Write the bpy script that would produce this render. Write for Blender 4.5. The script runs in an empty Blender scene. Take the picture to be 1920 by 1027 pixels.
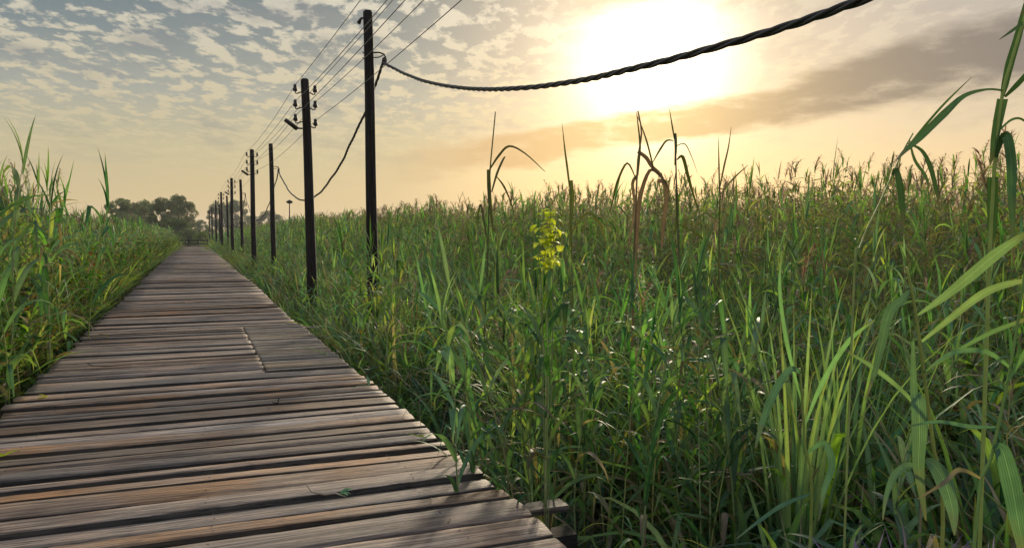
import bpy, math, random
import numpy as np
from mathutils import Vector, Matrix, Euler
R = math.radians
random.seed(7)
rng = np.random.default_rng(11)
scene = bpy.context.scene
COL = scene.collection

# ------------------------------------------------------------------ camera
H = 1.4                      # eye height above the deck
FPX = 1478.0                 # focal length in pixels of a 1920 wide frame
YAW = R(22.0)                # the view points 22 degrees right of the boardwalk
HORIZON = 437.0
PITCH = math.atan((513.5 - HORIZON) / FPX)
cd = bpy.data.cameras.new('camera')
cam = bpy.data.objects.new('camera', cd)
COL.objects.link(cam)
cam.location = (0, 0, H)
cam.rotation_euler = (R(90) - PITCH, 0, -YAW)
cd.sensor_width = 36.0
cd.lens = FPX / 1920 * 36.0
cd.clip_start = 0.05
cd.clip_end = 6000
scene.camera = cam
FWD = Vector((math.sin(YAW), math.cos(YAW), 0))
RGT = Vector((math.cos(YAW), -math.sin(YAW), 0))
_rot = cam.rotation_euler.to_matrix()


def at(x, y, depth):
    """point at a horizontal distance 'depth' ahead of the eye"""
    d = _rot @ Vector(((x - 960) / FPX, -(y - 513.5) / FPX, -1))
    k = depth / d.dot(FWD)
    return Vector((0, 0, H)) + d * k


def fwd_of(x, y):
    return x * FWD.x + y * FWD.y


def side_of(x, y):
    return x * RGT.x + y * RGT.y


# ------------------------------------------------------------------ tags
def tag(o, label=None, cat=None, group=None, kind=None):
    if label: o['label'] = label
    if cat: o['category'] = cat
    if group: o['group'] = group
    if kind: o['kind'] = kind
    return o


def empty(name, loc=(0, 0, 0), rz=0.0):
    o = bpy.data.objects.new(name, None)
    o.empty_display_size = 0.2
    COL.objects.link(o)
    o.location = loc
    o.rotation_euler = (0, 0, rz)
    return o


# ------------------------------------------------------------------ mesh builder
class MB:
    def __init__(s):
        s.v = []; s.f = []; s.a = []; s.t = []; s.m = []; s.c = []

    def vert(s, p, a=0.0, t=0.0, c=0.0):
        s.v.append((p[0], p[1], p[2])); s.a.append(a); s.t.append(t); s.c.append(c)
        return len(s.v) - 1

    def face(s, idx, m=0):
        s.f.append(tuple(idx)); s.m.append(m)

    def box(s, x0, x1, y0, y1, z0, z1, a=0.0, m=0):
        i = [s.vert(p, a) for p in ((x0, y0, z0), (x1, y0, z0), (x1, y1, z0), (x0, y1, z0), (x0, y0, z1), (x1, y0, z1), (x1, y1, z1), (x0, y1, z1))]
        for q in ((3, 2, 1, 0), (4, 5, 6, 7), (0, 1, 5, 4), (1, 2, 6, 5), (2, 3, 7, 6), (3, 0, 4, 7)):
            s.face([i[k] for k in q], m)

    def tube(s, pts, rads, sides=6, a=0.0, m=0, cap=True, t0=0.0, t1=1.0):
        pts = [Vector(p) for p in pts]
        if not hasattr(rads, '__len__'): rads = [rads] * len(pts)
        n = len(pts)
        rings = []
        prev = None
        for i, p in enumerate(pts):
            d = (pts[min(i + 1, n - 1)] - pts[max(i - 1, 0)])
            d = d.normalized() if d.length > 1e-9 else Vector((0, 0, 1))
            if prev is None:
                u = d.orthogonal().normalized()
            else:
                u = prev - d * prev.dot(d)
                u = u.normalized() if u.length > 1e-6 else d.orthogonal().normalized()
            prev = u
            w = d.cross(u)
            tt = t0 + (t1 - t0) * i / max(1, n - 1)
            rings.append([s.vert(p + (u * math.cos(k * 2 * math.pi / sides) + w * math.sin(k * 2 * math.pi / sides)) * rads[i], a, tt) for k in range(sides)])
        for i in range(n - 1):
            for k in range(sides):
                s.face((rings[i][k], rings[i][(k + 1) % sides], rings[i + 1][(k + 1) % sides], rings[i + 1][k]), m)
        if cap:
            s.face(rings[0][::-1], m); s.face(rings[-1], m)

    def lathe(s, prof, origin, axis, sides=10, a=0.0, m=0):
        ax = Vector(axis).normalized(); u = ax.orthogonal().normalized(); w = ax.cross(u)
        o = Vector(origin); rings = []
        for r, z in prof:
            rings.append([s.vert(o + ax * z + (u * math.cos(k * 2 * math.pi / sides) + w * math.sin(k * 2 * math.pi / sides)) * r, a) for k in range(sides)])
        for i in range(len(prof) - 1):
            for k in range(sides):
                s.face((rings[i][k], rings[i][(k + 1) % sides], rings[i + 1][(k + 1) % sides], rings[i + 1][k]), m)
        s.face(rings[0][::-1], m); s.face(rings[-1], m)

    def ribbon(s, pts, widths, sides_dir, fold=0.25, a=0.0, m=0, t0=0.0, t1=1.0):
        """leaf: a centre line, half widths, and the across direction at each point"""
        n = len(pts); rows = []
        for i, p in enumerate(pts):
            d = pts[min(i + 1, n - 1)] - pts[max(i - 1, 0)]
            c = sides_dir[i]
            nn = d.cross(c)
            nn = nn.normalized() if nn.length > 1e-9 else Vector((0, 0, 1))
            w = widths[i]
            t = t0 + (t1 - t0) * i / (n - 1)
            if w < 1e-4:
                rows.append([s.vert(p, a, t)])
            else:
                up = nn * (fold * w)
                rows.append([s.vert(p - c * w + up, a, t, -1.0), s.vert(p, a, t, 0.0), s.vert(p + c * w + up, a, t, 1.0)])
        for i in range(n - 1):
            A, B = rows[i], rows[i + 1]
            if len(A) == 3 and len(B) == 3:
                s.face((A[0], A[1], B[1], B[0]), m); s.face((A[1], A[2], B[2], B[1]), m)
            elif len(A) == 3:
                s.face((A[0], A[1], B[0]), m); s.face((A[1], A[2], B[0]), m)
            elif len(B) == 3:
                s.face((A[0], B[1], B[0]), m); s.face((A[0], B[2], B[1]), m)

    def mesh(s, name, mats, smooth=True):
        me = bpy.data.meshes.new(name)
        me.from_pydata(s.v, [], s.f)
        for mt in mats: me.materials.append(mt)
        me.polygons.foreach_set('material_index', s.m)
        me.polygons.foreach_set('use_smooth', [smooth] * len(s.f))
        at_ = me.attributes.new('v', 'FLOAT', 'POINT'); at_.data.foreach_set('value', s.a)
        at_ = me.attributes.new('t', 'FLOAT', 'POINT'); at_.data.foreach_set('value', s.t)
        at_ = me.attributes.new('c', 'FLOAT', 'POINT'); at_.data.foreach_set('value', s.c)
        me.update()
        return me

    def build(s, name, mats, parent=None, smooth=True, link=True):
        if not isinstance(mats, (list, tuple)): mats = [mats]
        o = bpy.data.objects.new(name, s.mesh(name, mats, smooth))
        if link: COL.objects.link(o)
        if parent: o.parent = parent
        return o


# ------------------------------------------------------------------ node helper
class NT:
    def __init__(s, tree):
        s.t = tree; s.n = tree.nodes; s.l = tree.links

    def new(s, typ, **kw):
        n = s.n.new(typ)
        for k, v in kw.items(): setattr(n, k, v)
        return n

    def put(s, sock, val):
        if hasattr(val, 'is_output'): s.l.new(val, sock)
        else: sock.default_value = val

    def math(s, op, a, b=0.0, c=None, clamp=False):
        n = s.new('ShaderNodeMath', operation=op, use_clamp=clamp)
        s.put(n.inputs[0], a); s.put(n.inputs[1], b)
        if c is not None: s.put(n.inputs[2], c)
        return n.outputs[0]

    def vmath(s, op, a, b=None, out=0):
        n = s.new('ShaderNodeVectorMath', operation=op)
        s.put(n.inputs[0], a)
        if b is not None: s.put(n.inputs[3 if op == 'SCALE' else 1], b)
        return n.outputs[out]

    def smooth(s, x, a, b, lo=0.0, hi=1.0):
        n = s.new('ShaderNodeMapRange', interpolation_type='SMOOTHSTEP')
        s.put(n.inputs[0], x); s.put(n.inputs[1], a); s.put(n.inputs[2], b); s.put(n.inputs[3], lo); s.put(n.inputs[4], hi)
        return n.outputs[0]

    def mix(s, f, a, b, blend='MIX'):
        n = s.new('ShaderNodeMix', data_type='RGBA', blend_type=blend)
        s.put(n.inputs[0], f)
        for sock, v in ((n.inputs[6], a), (n.inputs[7], b)):
            if isinstance(v, (tuple, list)) and len(v) == 3: v = (*v, 1)
            s.put(sock, v)
        return n.outputs[2]

    def ramp(s, x, stops, interp='LINEAR'):
        n = s.new('ShaderNodeValToRGB')
        cr = n.color_ramp; cr.interpolation = interp
        while len(cr.elements) > 1: cr.elements.remove(cr.elements[-1])
        cr.elements[0].position = stops[0][0]; cr.elements[0].color = (*stops[0][1], 1)
        for p, c in stops[1:]:
            e = cr.elements.new(p); e.color = (*c, 1)
        s.put(n.inputs[0], x)
        return n.outputs[0]

    def noise(s, vec, scale, detail=4, rough=0.55, dist=0.0, lac=2.0):
        n = s.new('ShaderNodeTexNoise')
        if vec is not None: s.put(n.inputs['Vector'], vec)
        n.inputs['Scale'].default_value = scale; n.inputs['Detail'].default_value = detail
        n.inputs['Roughness'].default_value = rough; n.inputs['Distortion'].default_value = dist
        n.inputs['Lacunarity'].default_value = lac
        return n.outputs[0]

    def attr(s, name):
        n = s.new('ShaderNodeAttribute', attribute_name=name)
        return n.outputs['Fac']

    def comb(s, x, y, z):
        n = s.new('ShaderNodeCombineXYZ')
        s.put(n.inputs[0], x); s.put(n.inputs[1], y); s.put(n.inputs[2], z)
        return n.outputs[0]

    def sep(s, v):
        n = s.new('ShaderNodeSeparateXYZ'); s.put(n.inputs[0], v)
        return n.outputs


def material(name):
    m = bpy.data.materials.new(name); m.use_nodes = True
    m.node_tree.nodes.clear()
    nt = NT(m.node_tree)
    out = nt.new('ShaderNodeOutputMaterial')
    return m, nt, out


def hsv(nt, col, h=0.5, s_=1.0, v=1.0):
    n = nt.new('ShaderNodeHueSaturation')
    nt.put(n.inputs['Hue'], h); nt.put(n.inputs['Saturation'], s_); nt.put(n.inputs['Value'], v); nt.put(n.inputs['Color'], col)
    return n.outputs[0]


def leaf_material(name, stops, trans=0.4, rough=0.5, spec=0.5, vmul=1.0, tipbrown=0.0, trans_tint=(1.2, 1.25, 0.45), hue=(0.045, 0.472)):
    m, nt, out = material(name)
    info = nt.new('ShaderNodeObjectInfo').outputs['Random']
    v = nt.attr('v'); t = nt.attr('t')
    col = nt.ramp(v, stops)
    # each plant its own hue and depth of green
    h = nt.math('MULTIPLY_ADD', info, *hue)
    r2 = nt.math('FRACT', nt.math('MULTIPLY', info, 37.7))
    val = nt.math('MULTIPLY_ADD', r2, 1.1, 0.98 * vmul)
    sat = nt.math('MULTIPLY_ADD', nt.math('FRACT', nt.math('MULTIPLY', info, 11.3)), 0.4, 0.75)
    col = hsv(nt, col, h, sat, val)
    tc = nt.new('ShaderNodeTexCoord').outputs['Object']
    nz = nt.noise(tc, 18, 3)
    cc = nt.attr('c')
    # parallel veins, a pale midrib, blotches and specks
    vein = nt.math('MULTIPLY_ADD', nt.math('SINE', nt.math('MULTIPLY_ADD', nz, 3.0, nt.math('MULTIPLY', cc, 24.0))), 0.16, 0.96)
    rib = nt.smooth(nt.math('ABSOLUTE', cc), 0.10, 0.03, 0.0, 0.5)
    blot = nt.math('MULTIPLY_ADD', nt.noise(tc, 7.0, 4, 0.65), 1.1, 0.42)
    k_ = nt.math('MULTIPLY', vein, blot)
    col = nt.mix(1.0, col, nt.comb(k_, k_, k_), 'MULTIPLY')
    col = nt.mix(rib, col, nt.mix(1.0, col, (1.9, 1.75, 1.6), 'MULTIPLY'))
    fleck = nt.smooth(nt.noise(tc, 60.0, 2, 0.5), 0.66, 0.74, 0.0, 0.45)
    col = nt.mix(fleck, col, (0.13, 0.10, 0.05))
    if tipbrown:
        f = nt.smooth(nt.math('ADD', t, nt.math('MULTIPLY_ADD', nz, 0.5, -0.25)), 0.72, 1.0, 0, tipbrown)
        col = nt.mix(f, col, (0.19, 0.13, 0.065))
    p = nt.new('ShaderNodeBsdfPrincipled')
    nt.put(p.inputs['Base Color'], col)
    p.inputs['Roughness'].default_value = rough
    p.inputs['Specular IOR Level'].default_value = spec * 0.16
    tr = nt.new('ShaderNodeBsdfTranslucent')
    nt.put(tr.inputs[0], nt.mix(1.0, col, trans_tint, 'MULTIPLY'))
    mx = nt.new('ShaderNodeMixShader')
    mx.inputs[0].default_value = trans
    nt.l.new(p.outputs[0], mx.inputs[1]); nt.l.new(tr.outputs[0], mx.inputs[2])
    nt.l.new(mx.outputs[0], out.inputs[0])
    return m


GREENS = [(0.0, (0.026, 0.070, 0.026)), (0.3, (0.050, 0.120, 0.040)), (0.5, (0.090, 0.180, 0.058)), (0.66, (0.150, 0.250, 0.060)),
          (0.78, (0.190, 0.215, 0.070)), (0.86, (0.120, 0.098, 0.058)), (1.0, (0.165, 0.138, 0.092))]
BLUES = [(0.0, (0.032, 0.080, 0.046)), (0.35, (0.062, 0.140, 0.078)), (0.6, (0.105, 0.205, 0.078)), (0.75, (0.165, 0.255, 0.065)),
         (0.86, (0.130, 0.108, 0.066)), (1.0, (0.175, 0.146, 0.100))]
WEEDS = [(0.0, (0.024, 0.085, 0.020)), (0.35, (0.048, 0.145, 0.024)), (0.6, (0.110, 0.220, 0.026)), (0.78, (0.170, 0.200, 0.035)), (0.88, (0.200, 0.100, 0.035)), (1.0, (0.200, 0.140, 0.090))]
M_LEAF = leaf_material('reed_leaf', GREENS, 0.5, 0.58, 0.5, tipbrown=0.6)
M_BROAD = leaf_material('broad_reed_leaf', BLUES, 0.42, 0.55, 0.6, tipbrown=0.5)
M_WEED = leaf_material('weed_leaf', WEEDS, 0.48, 0.68, 0.2, vmul=0.6)
M_GRASS = leaf_material('grass_blade', GREENS, 0.52, 0.6, 0.4, tipbrown=0.5)
M_YELLOW = leaf_material('yellow_green_leaf', [(0, (0.20, 0.29, 0.022)), (1, (0.34, 0.41, 0.045))], 0.55, 0.4)
M_STEM = leaf_material('reed_stem', [(0, (0.075, 0.115, 0.035)), (0.6, (0.120, 0.140, 0.050)), (1, (0.190, 0.150, 0.080))], 0.1, 0.5)
M_PLUME = leaf_material('reed_plume', [(0, (0.10, 0.075, 0.055)), (0.5, (0.16, 0.115, 0.085)), (1, (0.23, 0.18, 0.13))], 0.5, 0.6, 0.3, trans_tint=(1.2, 1.0, 0.8))
M_DRY = leaf_material('dry_reed', [(0, (0.075, 0.055, 0.034)), (0.5, (0.120, 0.090, 0.058)), (1, (0.18, 0.145, 0.098))], 0.22, 0.7, 0.2, trans_tint=(1.1, 1.0, 0.7), hue=(0.015, 0.503))
M_PURPLE = leaf_material('purple_weed', [(0, (0.045, 0.040, 0.110)), (0.6, (0.115, 0.080, 0.170)), (1, (0.24, 0.19, 0.26))], 0.3, 0.5)
M_TREE = leaf_material('tree_leaf', [(0, (0.040, 0.060, 0.024)), (0.5, (0.060, 0.085, 0.032)), (1, (0.085, 0.10, 0.042))], 0.15, 0.6, 0.2)


def wood_material(name, dark, mid, light, warm, grain=(1.6, 48, 48), bump=0.5, rough=0.72, spec=0.25):
    m, nt, out = material(name)
    tc = nt.new('ShaderNodeTexCoord').outputs['Object']
    v = nt.attr('v')
    off = nt.comb(nt.math('MULTIPLY', v, 53.0), nt.math('MULTIPLY', v, 17.0), 0.0)
    p0 = nt.vmath('ADD', tc, off)
    fine = nt.vmath('MULTIPLY', p0, grain)
    g1 = nt.noise(fine, 1.0, 6, 0.62, 0.25)
    g2 = nt.noise(nt.vmath('MULTIPLY', p0, tuple(k * 3.2 for k in grain)), 1.0, 4, 0.6, 0.1)
    big = nt.noise(p0, 1.6, 3, 0.5)
    spot = nt.noise(p0, 7.0, 3, 0.6)
    col = nt.ramp(nt.math('ADD', nt.math('MULTIPLY', g1, 0.7), nt.math('MULTIPLY', g2, 0.3)),
                  [(0.30, dark), (0.46, mid), (0.60, light), (0.75, tuple(min(1, k * 1.25) for k in light))])
    col = nt.mix(nt.smooth(big, 0.42, 0.68, 0, 0.55), col, nt.mix(1.0, col, warm, 'MULTIPLY'))
    col = nt.mix(nt.smooth(spot, 0.58, 0.74, 0, 0.5), col, nt.mix(1.0, col, (0.5, 0.47, 0.46), 'MULTIPLY'))
    # each board a tone of its own
    val = nt.math('MULTIPLY_ADD', nt.math('FRACT', nt.math('MULTIPLY', v, 7.31)), 0.95, 0.62)
    sat = nt.math('MULTIPLY_ADD', nt.math('FRACT', nt.math('MULTIPLY', v, 3.77)), 0.7, 0.6)
    col = hsv(nt, col, 0.5, sat, val)
    crack = nt.smooth(g2, 0.34, 0.42, 0.15, 1.0)
    col = nt.mix(1.0, col, nt.comb(crack, crack, crack), 'MULTIPLY')
    p = nt.new('ShaderNodeBsdfPrincipled')
    nt.put(p.inputs['Base Color'], col)
    nt.put(p.inputs['Roughness'], nt.math('MULTIPLY_ADD', g1, 0.3, rough - 0.15))
    p.inputs['Specular IOR Level'].default_value = spec
    b = nt.new('ShaderNodeBump')
    b.inputs['Strength'].default_value = bump; b.inputs['Distance'].default_value = 0.012
    nt.put(b.inputs['Height'], nt.math('ADD', nt.math('MULTIPLY', g1, 0.8), nt.math('MULTIPLY', g2, 0.5)))
    nt.l.new(b.outputs[0], p.inputs['Normal'])
    nt.l.new(p.outputs[0], out.inputs[0])
    return m


M_DECK = wood_material('weathered_deck', (0.022, 0.015, 0.012), (0.096, 0.070, 0.056), (0.290, 0.220, 0.168), (1.32, 0.95, 0.62), bump=1.0, rough=0.64, spec=0.3)
M_PATCH = wood_material('newer_deck', (0.08, 0.060, 0.044), (0.155, 0.12, 0.086), (0.27, 0.215, 0.155), (1.12, 0.95, 0.8), bump=0.5)
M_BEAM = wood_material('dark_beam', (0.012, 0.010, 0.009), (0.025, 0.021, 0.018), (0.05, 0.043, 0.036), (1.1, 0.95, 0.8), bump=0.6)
M_POLE = wood_material('creosote_pole', (0.007, 0.005, 0.004), (0.018, 0.012, 0.009), (0.046, 0.031, 0.022), (1.2, 0.95, 0.8), grain=(34, 34, 0.9), bump=0.5, rough=0.8, spec=0.16)
M_TRUNK = wood_material('bark', (0.03, 0.024, 0.018), (0.07, 0.055, 0.042), (0.12, 0.10, 0.08), (1.1, 1.0, 0.9), grain=(14, 14, 2), bump=0.8)


def plain(name, col, rough=0.5, metal=0.0, var=0.3, scale=20):
    m, nt, out = material(name)
    tc = nt.new('ShaderNodeTexCoord').outputs['Object']
    nz = nt.noise(tc, scale, 4)
    c = nt.mix(nz, tuple(k * (1 - var) for k in col), tuple(min(1, k * (1 + var)) for k in col))
    p = nt.new('ShaderNodeBsdfPrincipled')
    nt.put(p.inputs['Base Color'], c)
    p.inputs['Roughness'].default_value = rough; p.inputs['Metallic'].default_value = metal
    nt.l.new(p.outputs[0], out.inputs[0])
    return m


M_CABLE = plain('black_cable', (0.022, 0.020, 0.018), 0.5)
M_WIRE = plain('wire', (0.05, 0.048, 0.045), 0.5)
M_IRON = plain('rusty_iron', (0.020, 0.015, 0.012), 0.75, 0.0)
M_CERAMIC = plain('dark_porcelain', (0.018, 0.012, 0.010), 0.55)

# ground: wet dark earth with litter
mg, nt, out = material('marsh_earth')
tc = nt.new('ShaderNodeTexCoord').outputs['Object']
a = nt.noise(tc, 0.8, 6, 0.6); b2 = nt.noise(tc, 9.0, 5, 0.65)
gc = nt.ramp(nt.math('ADD', nt.math('MULTIPLY', a, 0.5), nt.math('MULTIPLY', b2, 0.5)), [(0.3, (0.014, 0.013, 0.010)), (0.5, (0.032, 0.028, 0.019)), (0.62, (0.055, 0.058, 0.026)), (0.75, (0.085, 0.075, 0.045))])
p = nt.new('ShaderNodeBsdfPrincipled'); nt.put(p.inputs['Base Color'], gc); p.inputs['Roughness'].default_value = 0.8
bp = nt.new('ShaderNodeBump'); bp.inputs['Strength'].default_value = 0.8; bp.inputs['Distance'].default_value = 0.06
nt.put(bp.inputs['Height'], b2); nt.l.new(bp.outputs[0], p.inputs['Normal']); nt.l.new(p.outputs[0], out.inputs[0])
M_GROUND = mg
GZ = -0.75
HAZE_D = 0.00024

# ------------------------------------------------------------------ the ground sheet
mb = MB()
xs = [-2500, -600, -150, -60, -30] + list(np.arange(-20, 40.1, 2.0)) + [60, 120, 300, 800, 2500]
ys = [-2500, -300, -40] + list(np.arange(-10, 40.1, 2.0)) + [60, 90, 130, 200, 400, 900, 2500]
idx = [[mb.vert((x, y, GZ + (0.05 * math.sin(x * 1.7 + y * 0.6) + 0.05 * math.sin(y * 1.3 - x * 0.5) if abs(x) < 40 and abs(y) < 60 else 0))) for x in xs] for y in ys]
for j in range(len(ys) - 1):
    for i in range(len(xs) - 1):
        mb.face((idx[j][i], idx[j][i + 1], idx[j + 1][i + 1], idx[j + 1][i]))
tag(mb.build('ground', M_GROUND), 'dark marsh earth under the reeds', None, None, 'structure')

# ------------------------------------------------------------------ boardwalk
XL, XR = -1.41, 1.503
PX0, PY0, PY1 = 0.665, 8.3, 12.4     # the repaired corner


def plank(mb, x0, x1, y0, y1, z, th, a, near):
    nx = 34 if near else (8 if y0 < 30 else 3)
    er = random.choice([0.12, 0.18, 0.25, 0.35, 0.6]); er2 = random.choice([0.2, 0.35, 0.5, 0.8])
    q_ = random.uniform(0.55, 0.75)
    if y1 - y0 < 0.1: er = er2 = 0.25
    prof = ([(-1, -th), (-1, -0.026 * er), (-0.93, -0.013 * er), (-q_, -0.003 * er), (-0.3, 0.0), (0.05, 0.001), (0.4, 0.0), (q_, -0.003 * er2), (0.93, -0.013 * er2), (1, -0.026 * er2), (1, -th)] if near else
            [(-1, -th), (-1, -0.024 * er), (-0.88, -0.008 * er), (-0.5, 0), (0.6, 0), (0.9, -0.008 * er2), (1, -0.02 * er2), (1, -th)])
    yc, hw = (y0 + y1) / 2, (y1 - y0) / 2
    tilt = random.uniform(-0.016, 0.016); cup = random.uniform(-0.006, 0.010)
    ph = random.uniform(0, 9); skew = random.uniform(-0.007, 0.007)
    rows = []
    for i in range(nx + 1):
        s = i / nx; x = x0 + (x1 - x0) * s
        wob = 0.0025 * math.sin(x * 1.9 + ph) + skew * (s - 0.5) * 2
        chip = random.uniform(-0.004, 0.004) if near else 0
        chip2 = random.uniform(-0.004, 0.004) if near else 0
        zz = z + 0.005 * math.sin(x * 1.3 + ph * 2)
        r = []
        for (u, dz) in prof:
            y = yc + u * hw + wob + (chip if u < -0.9 else chip2 if u > 0.9 else 0)
            r.append(mb.vert((x, y, zz + dz + tilt * u * 0.5 + cup * (1 - u * u)), a))
        rows.append(r)
    n = len(prof)
    for i in range(nx):
        for k in range(n - 1):
            mb.face((rows[i][k], rows[i + 1][k], rows[i + 1][k + 1], rows[i][k + 1]), 1 if k in (0, n - 2) else 0)  # plank sides take dark beam wood, painting shade into the gaps
    mb.face(rows[0]); mb.face(rows[-1][::-1])


mb = MB(); y = 0.4
nails = []
while y < 90:
    w = random.choice([0.12, 0.13, 0.14, 0.15, 0.16, 0.17, 0.18, 0.19, 0.21, 0.24]) * random.uniform(0.95, 1.05)
    gap = random.choice([0.016, 0.02, 0.024, 0.028, 0.032, 0.036, 0.05, 0.065]) * (1 if y < 14 else 1.3)
    for special in (8.3, 12.4):
        if y < special < y + w + gap + 0.05:
            w = special - y - 0.055; gap = 0.055
    if w < 0.06:
        y += w + gap; continue
    x1 = XR + random.uniform(-0.015, 0.015) + 0.03 * math.sin(y * 0.35)
    x0 = XL + random.uniform(-0.04, 0.04)
    if PY0 - 0.02 < y < PY1 - 0.05: x1 = PX0 - 0.008
    zp = random.uniform(-0.014, 0.014)
    plank(mb, x0, x1, y, y + w, zp, 0.055, random.random(), y < 15)
    if y < 14:
        for sx in (-1.05, 0.05, 1.12):
            if sx < x1:
                for q_ in (0.28, 0.72): nails.append((sx + random.uniform(-0.02, 0.02), y + w * q_, zp + 0.007))
    y += w + gap
for (nx_, ny_, nz_) in nails:
    c0 = mb.vert((nx_, ny_, nz_ + 0.0035), 0.5); ring = [mb.vert((nx_ + 0.006 * math.cos(k * 1.047), ny_ + 0.006 * math.sin(k * 1.047), nz_), 0.5) for k in range(6)]
    for k in range(6): mb.face((c0, ring[k], ring[(k + 1) % 6]), 2)
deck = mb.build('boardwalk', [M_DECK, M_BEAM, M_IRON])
tag(deck, 'weathered grey plank boardwalk running straight to the trees', None, None, 'structure')
mb = MB(); y = PY0 + 0.004
while y < PY1 - 0.07:
    w = random.uniform(0.072, 0.086)
    plank(mb, PX0 + 0.004, XR + random.uniform(-0.008, 0.012), y, y + w, random.uniform(0.0, 0.004), 0.045, random.random(), True)
    y += w + 0.007
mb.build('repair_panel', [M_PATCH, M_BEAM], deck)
# carriers under the deck: two stringers, cross beams that stick out at the sides
for sx in (-1.05, 0.05, 1.12):
    mb = MB(); mb.box(sx - 0.06, sx + 0.06, 0.3, 89.5, -0.24, -0.068); mb.build('stringer', M_BEAM, deck, smooth=False)
for i, yb in enumerate([3.87, 12.75, 21.4, 30.0, 38.6]):
    mb = MB()
    ov = 0.42 if i < 2 else 0.22
    mb.box(-1.55, XR + ov, yb - 0.07, yb + 0.07, -0.43, -0.245)
    mb.box(XR + 0.06, XR + ov - 0.05, yb - 0.06, yb + 0.06, -0.115, -0.082, m=1)
    mb.build('cross_beam', [M_BEAM, M_DECK], deck, smooth=False)
    for px_ in (-1.3, 1.3):
        mb = MB(); mb.tube([(px_, yb, GZ - 0.2), (px_, yb, -0.435)], 0.08, 8); mb.build('pile', M_BEAM, deck)

# ------------------------------------------------------------------ poles
def pole_shaft(h, r0, r1, root, lean):
    mb = MB(); n = 14
    pts = []; rads = []
    for i in range(n + 1):
        s = i / n
        pts.append((lean[0] * s * s + 0.006 * math.sin(s * 9), lean[1] * s * s, h * s)); rads.append(r0 + (r1 - r0) * s)
    pts.append((pts[-1][0], pts[-1][1], h + 0.025)); rads.append(r1 * 0.72)
    mb.tube(pts, rads, 14)
    return mb.build('shaft', M_POLE, root)


def insulator(root, x, z, side):
    """hooked iron pin with a bell of porcelain"""
    mb = MB()
    mb.lathe([(0.016, -0.03), (0.042, -0.028), (0.048, 0.0), (0.046, 0.035), (0.03, 0.05), (0.034, 0.06), (0.038, 0.09), (0.022, 0.118)], (x + side * 0.205, 0, z), (0, 0, 1), 12)
    ins = mb.build('insulator', M_CERAMIC, root)
    mb = MB()
    mb.tube([(x + side * 0.04, 0, z - 0.03), (x + side * 0.10, 0, z - 0.045), (x + side * 0.165, 0, z - 0.075), (x + side * 0.197, 0, z - 0.072), (x + side * 0.205, 0, z - 0.02)], 0.013, 6)
    mb.build('hook', M_IRON, ins)
    return ins


XA, XB = 2.32, 2.70
YA = [-1.0, 17.2, 34.3, 53.5, 72.5, 91.0, 110.0, 129.0]
ZA = [4.62, 4.62, 4.82, 4.88, 4.9, 4.9, 4.9, 4.8]
LA = ['wooden pole with porcelain insulators out of view beside the walk',
      'second nearest tall dark pole, six insulators and a stub arm near top',
      'dark pole with small insulators just left of the cable pole in mid distance',
      'third insulator pole along the boardwalk, with pegs like a comb',
      'fourth insulator pole, slim and dark against hazy trees',
      'fifth insulator pole, very slim beside the hazy trees',
      'sixth insulator pole, tiny at the end of the boardwalk',
      'farthest and smallest insulator pole of the row']
ARMS = [(1, 0.16), (-1, 0.16), (1, 0.48), (-1, 0.48), (-1, 0.78), (1, 0.86)]
for k in range(len(YA)):
    if k == 0: continue
    lean = (-0.10 if k == 1 else random.uniform(-0.06, 0.03), random.uniform(-0.05, 0.05))
    h = ZA[k] - GZ + 0.4
    root = empty('utility_pole', (XA + (0.02 if k == 1 else 0), YA[k], GZ - 0.4))
    tag(root, LA[k], 'utility pole', 'poles carrying bare wires along the boardwalk')
    pole_shaft(h, 0.115, 0.085, root, lean)
    for (sd, dz) in ARMS:
        insulator(root, lean[0] * 0.92, h - dz - 0.06, sd)
    if k <= 3:
        mb = MB(); zb = h - 1.0
        mb.tube([(lean[0] - 0.06, 0, zb - 0.02), (lean[0] - 0.2, -0.02, zb - 0.02), (lean[0] - 0.24, -0.03, zb + 0.01)], 0.018, 6)
        mb.tube([(lean[0] - 0.17, -0.02, zb - 0.03), (lean[0] - 0.42, -0.1, zb + 0.13)], [0.05, 0.042], 10)
        mb.build('stub_arm', M_IRON, root)

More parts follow.
